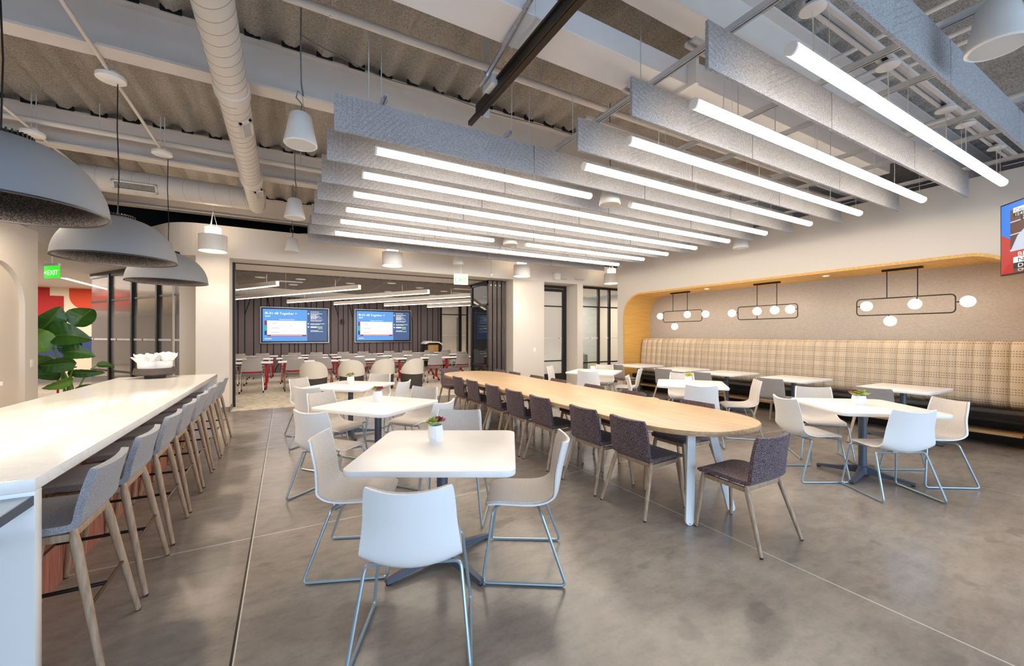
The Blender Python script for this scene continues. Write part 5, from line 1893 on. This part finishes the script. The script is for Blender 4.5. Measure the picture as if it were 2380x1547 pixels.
# linear light bars hanging diagonally in the meeting room
def led_bar(a, b, label):
    a, b = Vector((a[0], a[1], 0)), Vector((b[0], b[1], 0))
    d = b - a
    L = d.length
    t = thing('linear_light', label, 'ceiling light', (a.x, a.y, 2.62), math.atan2(d.y, d.x), 'slanted light bars in the meeting room')
    MB().box(0, L, -0.04, 0.04, 0.014, 0.115).build('housing', 'led_housing', t, False)
    m = MB().box(0, L, -0.034, 0.034, 0.0, 0.0139)
    if L > 0:
        m.box(L + 0.0005, L + 0.012, -0.03, 0.03, 0.0, 0.1)
    m.build('diffuser', 'led_glow', t, False)
    for u in (0.15, 0.85):
        MB().tube([(L * u, 0, 0.112), (L * u, 0, 0.309)], 0.003, 5).build('wire', 'white_paint', t)
dd = Vector((3.15, -5.3)).normalized()
for k, (bx, by, L) in enumerate(((-0.16, 10.92, 5.5), (1.62, 10.75, 6.2), (3.45, 10.94, 6.6), (5.0, 11.1, 6.6), (6.0, 12.3, 5.0), (6.6, 14.1, 2.8))):
    if k == 0:
        a = (-1.68, 10.92 + 1.52 * 5.3 / 3.15)
    elif k == 1:
        a = (-1.55, 10.75 + 3.17 * 5.3 / 3.15)
    else:
        a = (bx - dd.x * L, by - dd.y * L)
    led_bar(a, (bx, by), 'slanted white light bar under the dark tiled ceiling, %s from the left' % ORD[k])

# downlights and small ceiling devices
DL = [(-0.55, 12.0), (0.35, 11.9), (1.6, 12.2), (2.6, 11.6), (3.6, 12.3), (4.6, 12.9), (0.2, 13.3), (1.7, 13.4), (3.0, 13.9), (4.7, 14.4), (5.9, 13.8)]
dl = None
used = []
for k, (x, y) in enumerate(DL):
    if dl is None:
        dl = thing('ceiling_disc', '', 'downlight')
        MB().lathe([(0.115, 0.0), (0.12, 0.004), (0.12, 0.012)], 24).build('trim_ring', 'white_paint', dl)
        MB().lathe([(0.0001, 0.002), (0.11, 0.002), (0.112, 0.006)], 24).build('lens', 'downlight_glow', dl)
    place(dl, used, (x, y, 2.918), 0, 'round white disc light in the dark tiled meeting-room ceiling, %s nearest the opening' % ORD[k], 'round discs in the tiled ceiling')
for k, (x, y) in enumerate(((0.12, 12.6), (4.9, 12.0), (5.3, 13.2))):
    t = thing('ceiling_vent', 'flat white rectangular air vent in the dark tiled ceiling, %s from the left' % ORD[k], 'vent', (x, y, 2.922), 0, 'vents in the tiled ceiling')
    MB().box(-0.3, 0.3, -0.12, 0.12, 0, 0.01).build('frame', 'tile_light', t, False)
    m = MB()
    for q in range(6):
        m.box(-0.27, 0.27, -0.1 + q * 0.035, -0.09 + q * 0.035, -0.004, 0.0)
    m.build('louvre', 'white_paint', t, False)

# stacked panels of the folding glass partition at the right jamb
def partition_leaf(x, label, first):
    t = thing('partition_panel', label, 'folding partition', (x, 9.86, 0), 0, 'folding partition leaves parked at the right jamb')
    y0, y1 = 0.0, 1.20
    m = MB()
    w = 0.112
    m.box(0, w, y0 + 0.0, y0 + 0.09, 0.01, 2.945).box(0, w, y1 - 0.09, y1, 0.01, 2.945).box(0, w, y0, y1, 2.86, 2.945).box(0, w, y0, y1, 0.01, 0.12)
    m.box(0, w, y0, y1, 2.28, 2.33).box(0, w, y0, y1, 0.62, 0.66)
    m.build('frame', 'mullion', t, False)
    MB().box(0.03, 0.045, y0 + 0.09, y1 - 0.09, 0.12, 2.86).build('pane', 'dark_glass', t, False)
    MB().box(0.004, w - 0.004, -0.006, 0.0, 0.012, 2.943, 0).box(0.05, 0.055, -0.008, 0.0, 0.012, 2.943).build('edge_strip', 'plank_dark', t, False)
    h = MB()
    for z in (1.38, 2.82):
        h.lathe([(0.0001, 0), (0.009, 0), (0.009, 0.004)], 10, (0, 0, 0), 0, Matrix.Translation((w / 2 + 0.02, -0.008, z)) @ Matrix.Rotation(PI / 2, 4, 'X'))
    h.build('bolt', 'chrome', t, False)
for k in range(4):
    partition_leaf(4.76 + k * 0.135, 'dark-framed folding glass partition leaf, %s from the left in the parked stack' % ORD[k], k == 0)

# exit signs, detector
def exit_sign(loc, rz, label, two, sz=1.0):
    t = thing('exit_sign', label, 'exit sign', loc, rz, None)
    MB().box(-0.17 * sz, 0.17 * sz, -0.012, 0.012, -0.11 * sz, 0.11 * sz, 0, 0.003).build('panel', 'exit_panel' if two else 'exit_green', t)
    MB().box(-0.18 * sz, 0.18 * sz, -0.02, 0.02, 0.11 * sz, 0.15 * sz, 0, 0.004).build('housing', 'white_paint', t)
    MB().tube([(0, 0, 0.15 * sz), (0, 0, 0.46)], 0.008, 8).tube([(-0.16 * sz, 0, 0.1), (-0.16 * sz, 0, 0.2)], 0.004, 6).build('stem', 'white_paint', t)
    T = Matrix.Translation((0, -0.0135, -0.055 * sz)) @ Matrix.Rotation(PI / 2, 4, 'X')
    text_mesh('lettering', 'EXIT' if two else '<EXIT', (0.15 if two else 0.125) * sz, T, 'exit_green' if two else 'screen_text', t, 'CENTER')
    return t
exit_sign((3.66, 9.08, 2.79), R(-8), 'bright green and white exit sign hanging before the meeting-room opening', True)
exit_sign((-3.50, 9.95, 2.56), R(-40), 'green exit sign hanging in the corridor beyond the left wall', False, 0.95)
t = thing('smoke_detector', 'small white detector on a stem under the bulkhead beside the folding panels', 'detector', (4.52, 9.2, 2.99))
MB().lathe([(0.03, -0.035), (0.05, -0.01), (0.055, 0.02), (0.03, 0.03), (0.0001, 0.03)], 20).build('head', 'white_paint', t)
MB().tube([(0, 0, 0.02), (0, 0, 0.6)], 0.009, 8).build('stem', 'steel_paint', t)
t = thing('projector_box', 'small white boxes fixed to the bulkhead above the glass door', 'junction box', (6.75, 9.37, 3.12))
MB().box(-0.17, 0.0, -0.05, 0.09, -0.09, 0.09, 0, 0.004).build('box', 'white_paint', t, False)
MB().box(0.05, 0.3, 0.02, 0.09, -0.05, -0.03).box(0.6, 0.9, 0.0, 0.09, -0.03, 0.0).build('bracket', 'steel_paint', t, False)

# corridor things
t = thing('recessed_light_line', 'long recessed light line in the corridor ceiling at the left', 'ceiling light', (-5.03, 16.4, 2.95))
MB().box(-0.05, 0.05, -1.5, 1.6, 0.0, 0.009).build('diffuser', 'led_glow', t, False)
for x, y, z, r, lab in ((-6.55, 15.2, 2.62, 0.32, 'white drum ceiling light in the corridor before the red and orange mural'), (-6.2, 12.9, 2.62, 0.2, 'white drum light with sparkling underside behind the left wall corner')):
    t = thing('corridor_drum_light', lab, 'ceiling light', (x, y, z))
    MB().lathe([(r * 0.98, 0.0), (r, 0.004), (r, 0.24), (r * 0.5, 0.244), (r * 0.5, 0.32)], 32).build('drum', 'white_paint', t)
    MB().lathe([(0.0001, 0.012), (r * 0.94, 0.012), (r * 0.95, 0.018)], 32).build('diffuser', 'can_glow', t)
pipe('fire_pipe', [(-5.75, 12.2, 2.55), (-5.75, 12.2, 2.95)], 0.03, 'sprinkler_red', 'short red fire pipe dropping from the corridor ceiling')
t = thing('red_post', 'slim red post standing behind the plant', 'post', (-4.55, 13.2, 0))
MB().lathe([(0.12, 0), (0.12, 0.015), (0.02, 0.02), (0.02, 0.72), (0.0001, 0.72)], 20).build('stem', 'red_metal', t)
MB().lathe([(0.0001, 0.72), (0.3, 0.72), (0.3, 0.745), (0.0001, 0.745)], 28).build('table_disc', 'mullion', t)

# small room behind the glass
t = thing('lounge_chair', 'dark grey lounge chair with pale arm seen through the glazed screen', 'chair', (8.35, 10.75, 0), R(60))
MB().box(-0.33, 0.33, -0.3, 0.3, 0.2, 0.44, 0, 0.05).build('seat', 'lounge_grey', t)
MB().box(-0.36, 0.36, -0.38, -0.26, 0.3, 0.86, 0, 0.05).build('backrest', 'lounge_grey', t)
for s in (-1, 1):
    MB().box(s * 0.36 - 0.05, s * 0.36 + 0.05, -0.33, 0.28, 0.3, 0.62, 0, 0.04).build('arm', 'lounge_grey', t)
    for y in (-0.25, 0.25):
        MB().tube([(s * 0.28, y, 0.21), (s * 0.3, y, 0)], 0.014, 8).build('leg', 'ash_leg', t)
t = thing('side_table', 'small round oak table before the dark lounge chair behind the glass', 'table', (8.9, 11.4, 0))
MB().lathe([(0.0001, 0.70), (0.3, 0.70), (0.3, 0.725), (0.0001, 0.725)], 32).build('tabletop', 'oak_top', t)
MB().lathe([(0.2, 0.0), (0.2, 0.012), (0.03, 0.02), (0.03, 0.70)], 24).build('pedestal', 'vinyl_black', t)
DAY, WORLD, EXPOSURE = 250, 0.3, 0.65

# ================================================================== LIGHT
def area(name, loc, rot, sx, sy, power, col, spread=180):
    l = bpy.data.lights.new(name, 'AREA')
    l.shape = 'RECTANGLE'
    l.size, l.size_y = sx, sy
    l.energy = power
    l.color = col
    l.spread = R(spread)
    o = bpy.data.objects.new(name, l)
    o.location = loc
    o.rotation_euler = rot
    COL.objects.link(o)
    return o

def spot(name, loc, power, col, angle=120, blend=0.5, size=0.08, rot=(0, 0, 0)):
    l = bpy.data.lights.new(name, 'SPOT')
    l.energy = power
    l.color = col
    l.spot_size = R(angle)
    l.spot_blend = blend
    l.shadow_soft_size = size
    o = bpy.data.objects.new(name, l)
    o.location = loc
    o.rotation_euler = rot
    COL.objects.link(o)
    return o

WARM = (1.0, 0.84, 0.66)
NEUT = (1.0, 0.91, 0.80)
COOL = (0.54, 0.75, 1.0)
# daylight through the window strip behind the camera
area('window_daylight', (2.3, -4.15, 1.6), (R(68), 0, 0), 11.0, 2.8, DAY, COOL, 150)
for y in (3.27, 5.03, 6.86):
    spot('dome_lamp', (-1.345, y, 2.42), 48, WARM, 128, 0.25, 0.05)
for x in (-1.123, 2.011, 5.241, 8.25):
    spot('drum_lamp', (x, 8.9, 2.955), 36, NEUT, 120, 0.7, 0.15)
for x, y in ((8.25, 3.55), (8.25, 5.85), (8.25, 7.3), (8.25, 2.0)):
    spot('alcove_lamp', (x, y, 2.49), 7, WARM, 120, 0.8, 0.05)
area('meeting_lamp', (2.6, 13.2, 2.9), (0, 0, 0), 6.5, 5.0, 95, NEUT)
area('meeting_wall_lamp', (2.6, 16.4, 2.9), (0, 0, 0), 7.5, 1.5, 40, NEUT)
area('corridor_lamp', (-6.0, 14.0, 2.9), (0, 0, 0), 4.0, 6.0, 230, NEUT)
area('room_lamp', (8.6, 11.2, 2.9), (0, 0, 0), 3.5, 2.0, 100, NEUT)
area('hall_lamp', (7.0, 19.4, 2.9), (0, 0, 0), 1.2, 1.5, 40, WARM)
area('glass_room_lamp', (-2.3, 14.2, 2.85), (0, 0, 0), 1.0, 3.0, 18, NEUT)
area('left_wall_fill', (-2.6, 5.8, 2.95), (0, 0, 0), 0.3, 4.5, 45, WARM)  # added fill without a fixture, brightens the left wall and bar

w = bpy.data.worlds.new('world')
w.use_nodes = True
bg = w.node_tree.nodes['Background']
bg.inputs[0].default_value = (0.62, 0.72, 0.9, 1)
bg.inputs[1].default_value = WORLD
SC.world = w

# ================================================================== CAMERA
cam = bpy.data.cameras.new('camera')
cam.sensor_width = 36.0
cam.lens = 946.5 / 2380 * 36.0
cam.shift_y = 4.5 / 2380
cam.clip_start = 0.05
cam.clip_end = 100
co = bpy.data.objects.new('camera', cam)
co.location = (0, 0, 1.48)
co.rotation_euler = (R(90), 0, R(-29.1))
COL.objects.link(co)
SC.camera = co

SC.view_settings.view_transform = 'Standard'
SC.view_settings.look = 'None'
SC.view_settings.gamma = 1.0
SC.view_settings.use_curve_mapping = False
SC.view_settings.exposure = EXPOSURE
SC.cycles.max_bounces = 7
SC.cycles.diffuse_bounces = 4
SC.cycles.glossy_bounces = 3
SC.cycles.transmission_bounces = 4
SC.cycles.transparent_max_bounces = 10
SC.cycles.caustics_reflective = False
SC.cycles.caustics_refractive = False
SC.cycles.sample_clamp_indirect = 6.0
SC.cycles.use_denoising = True
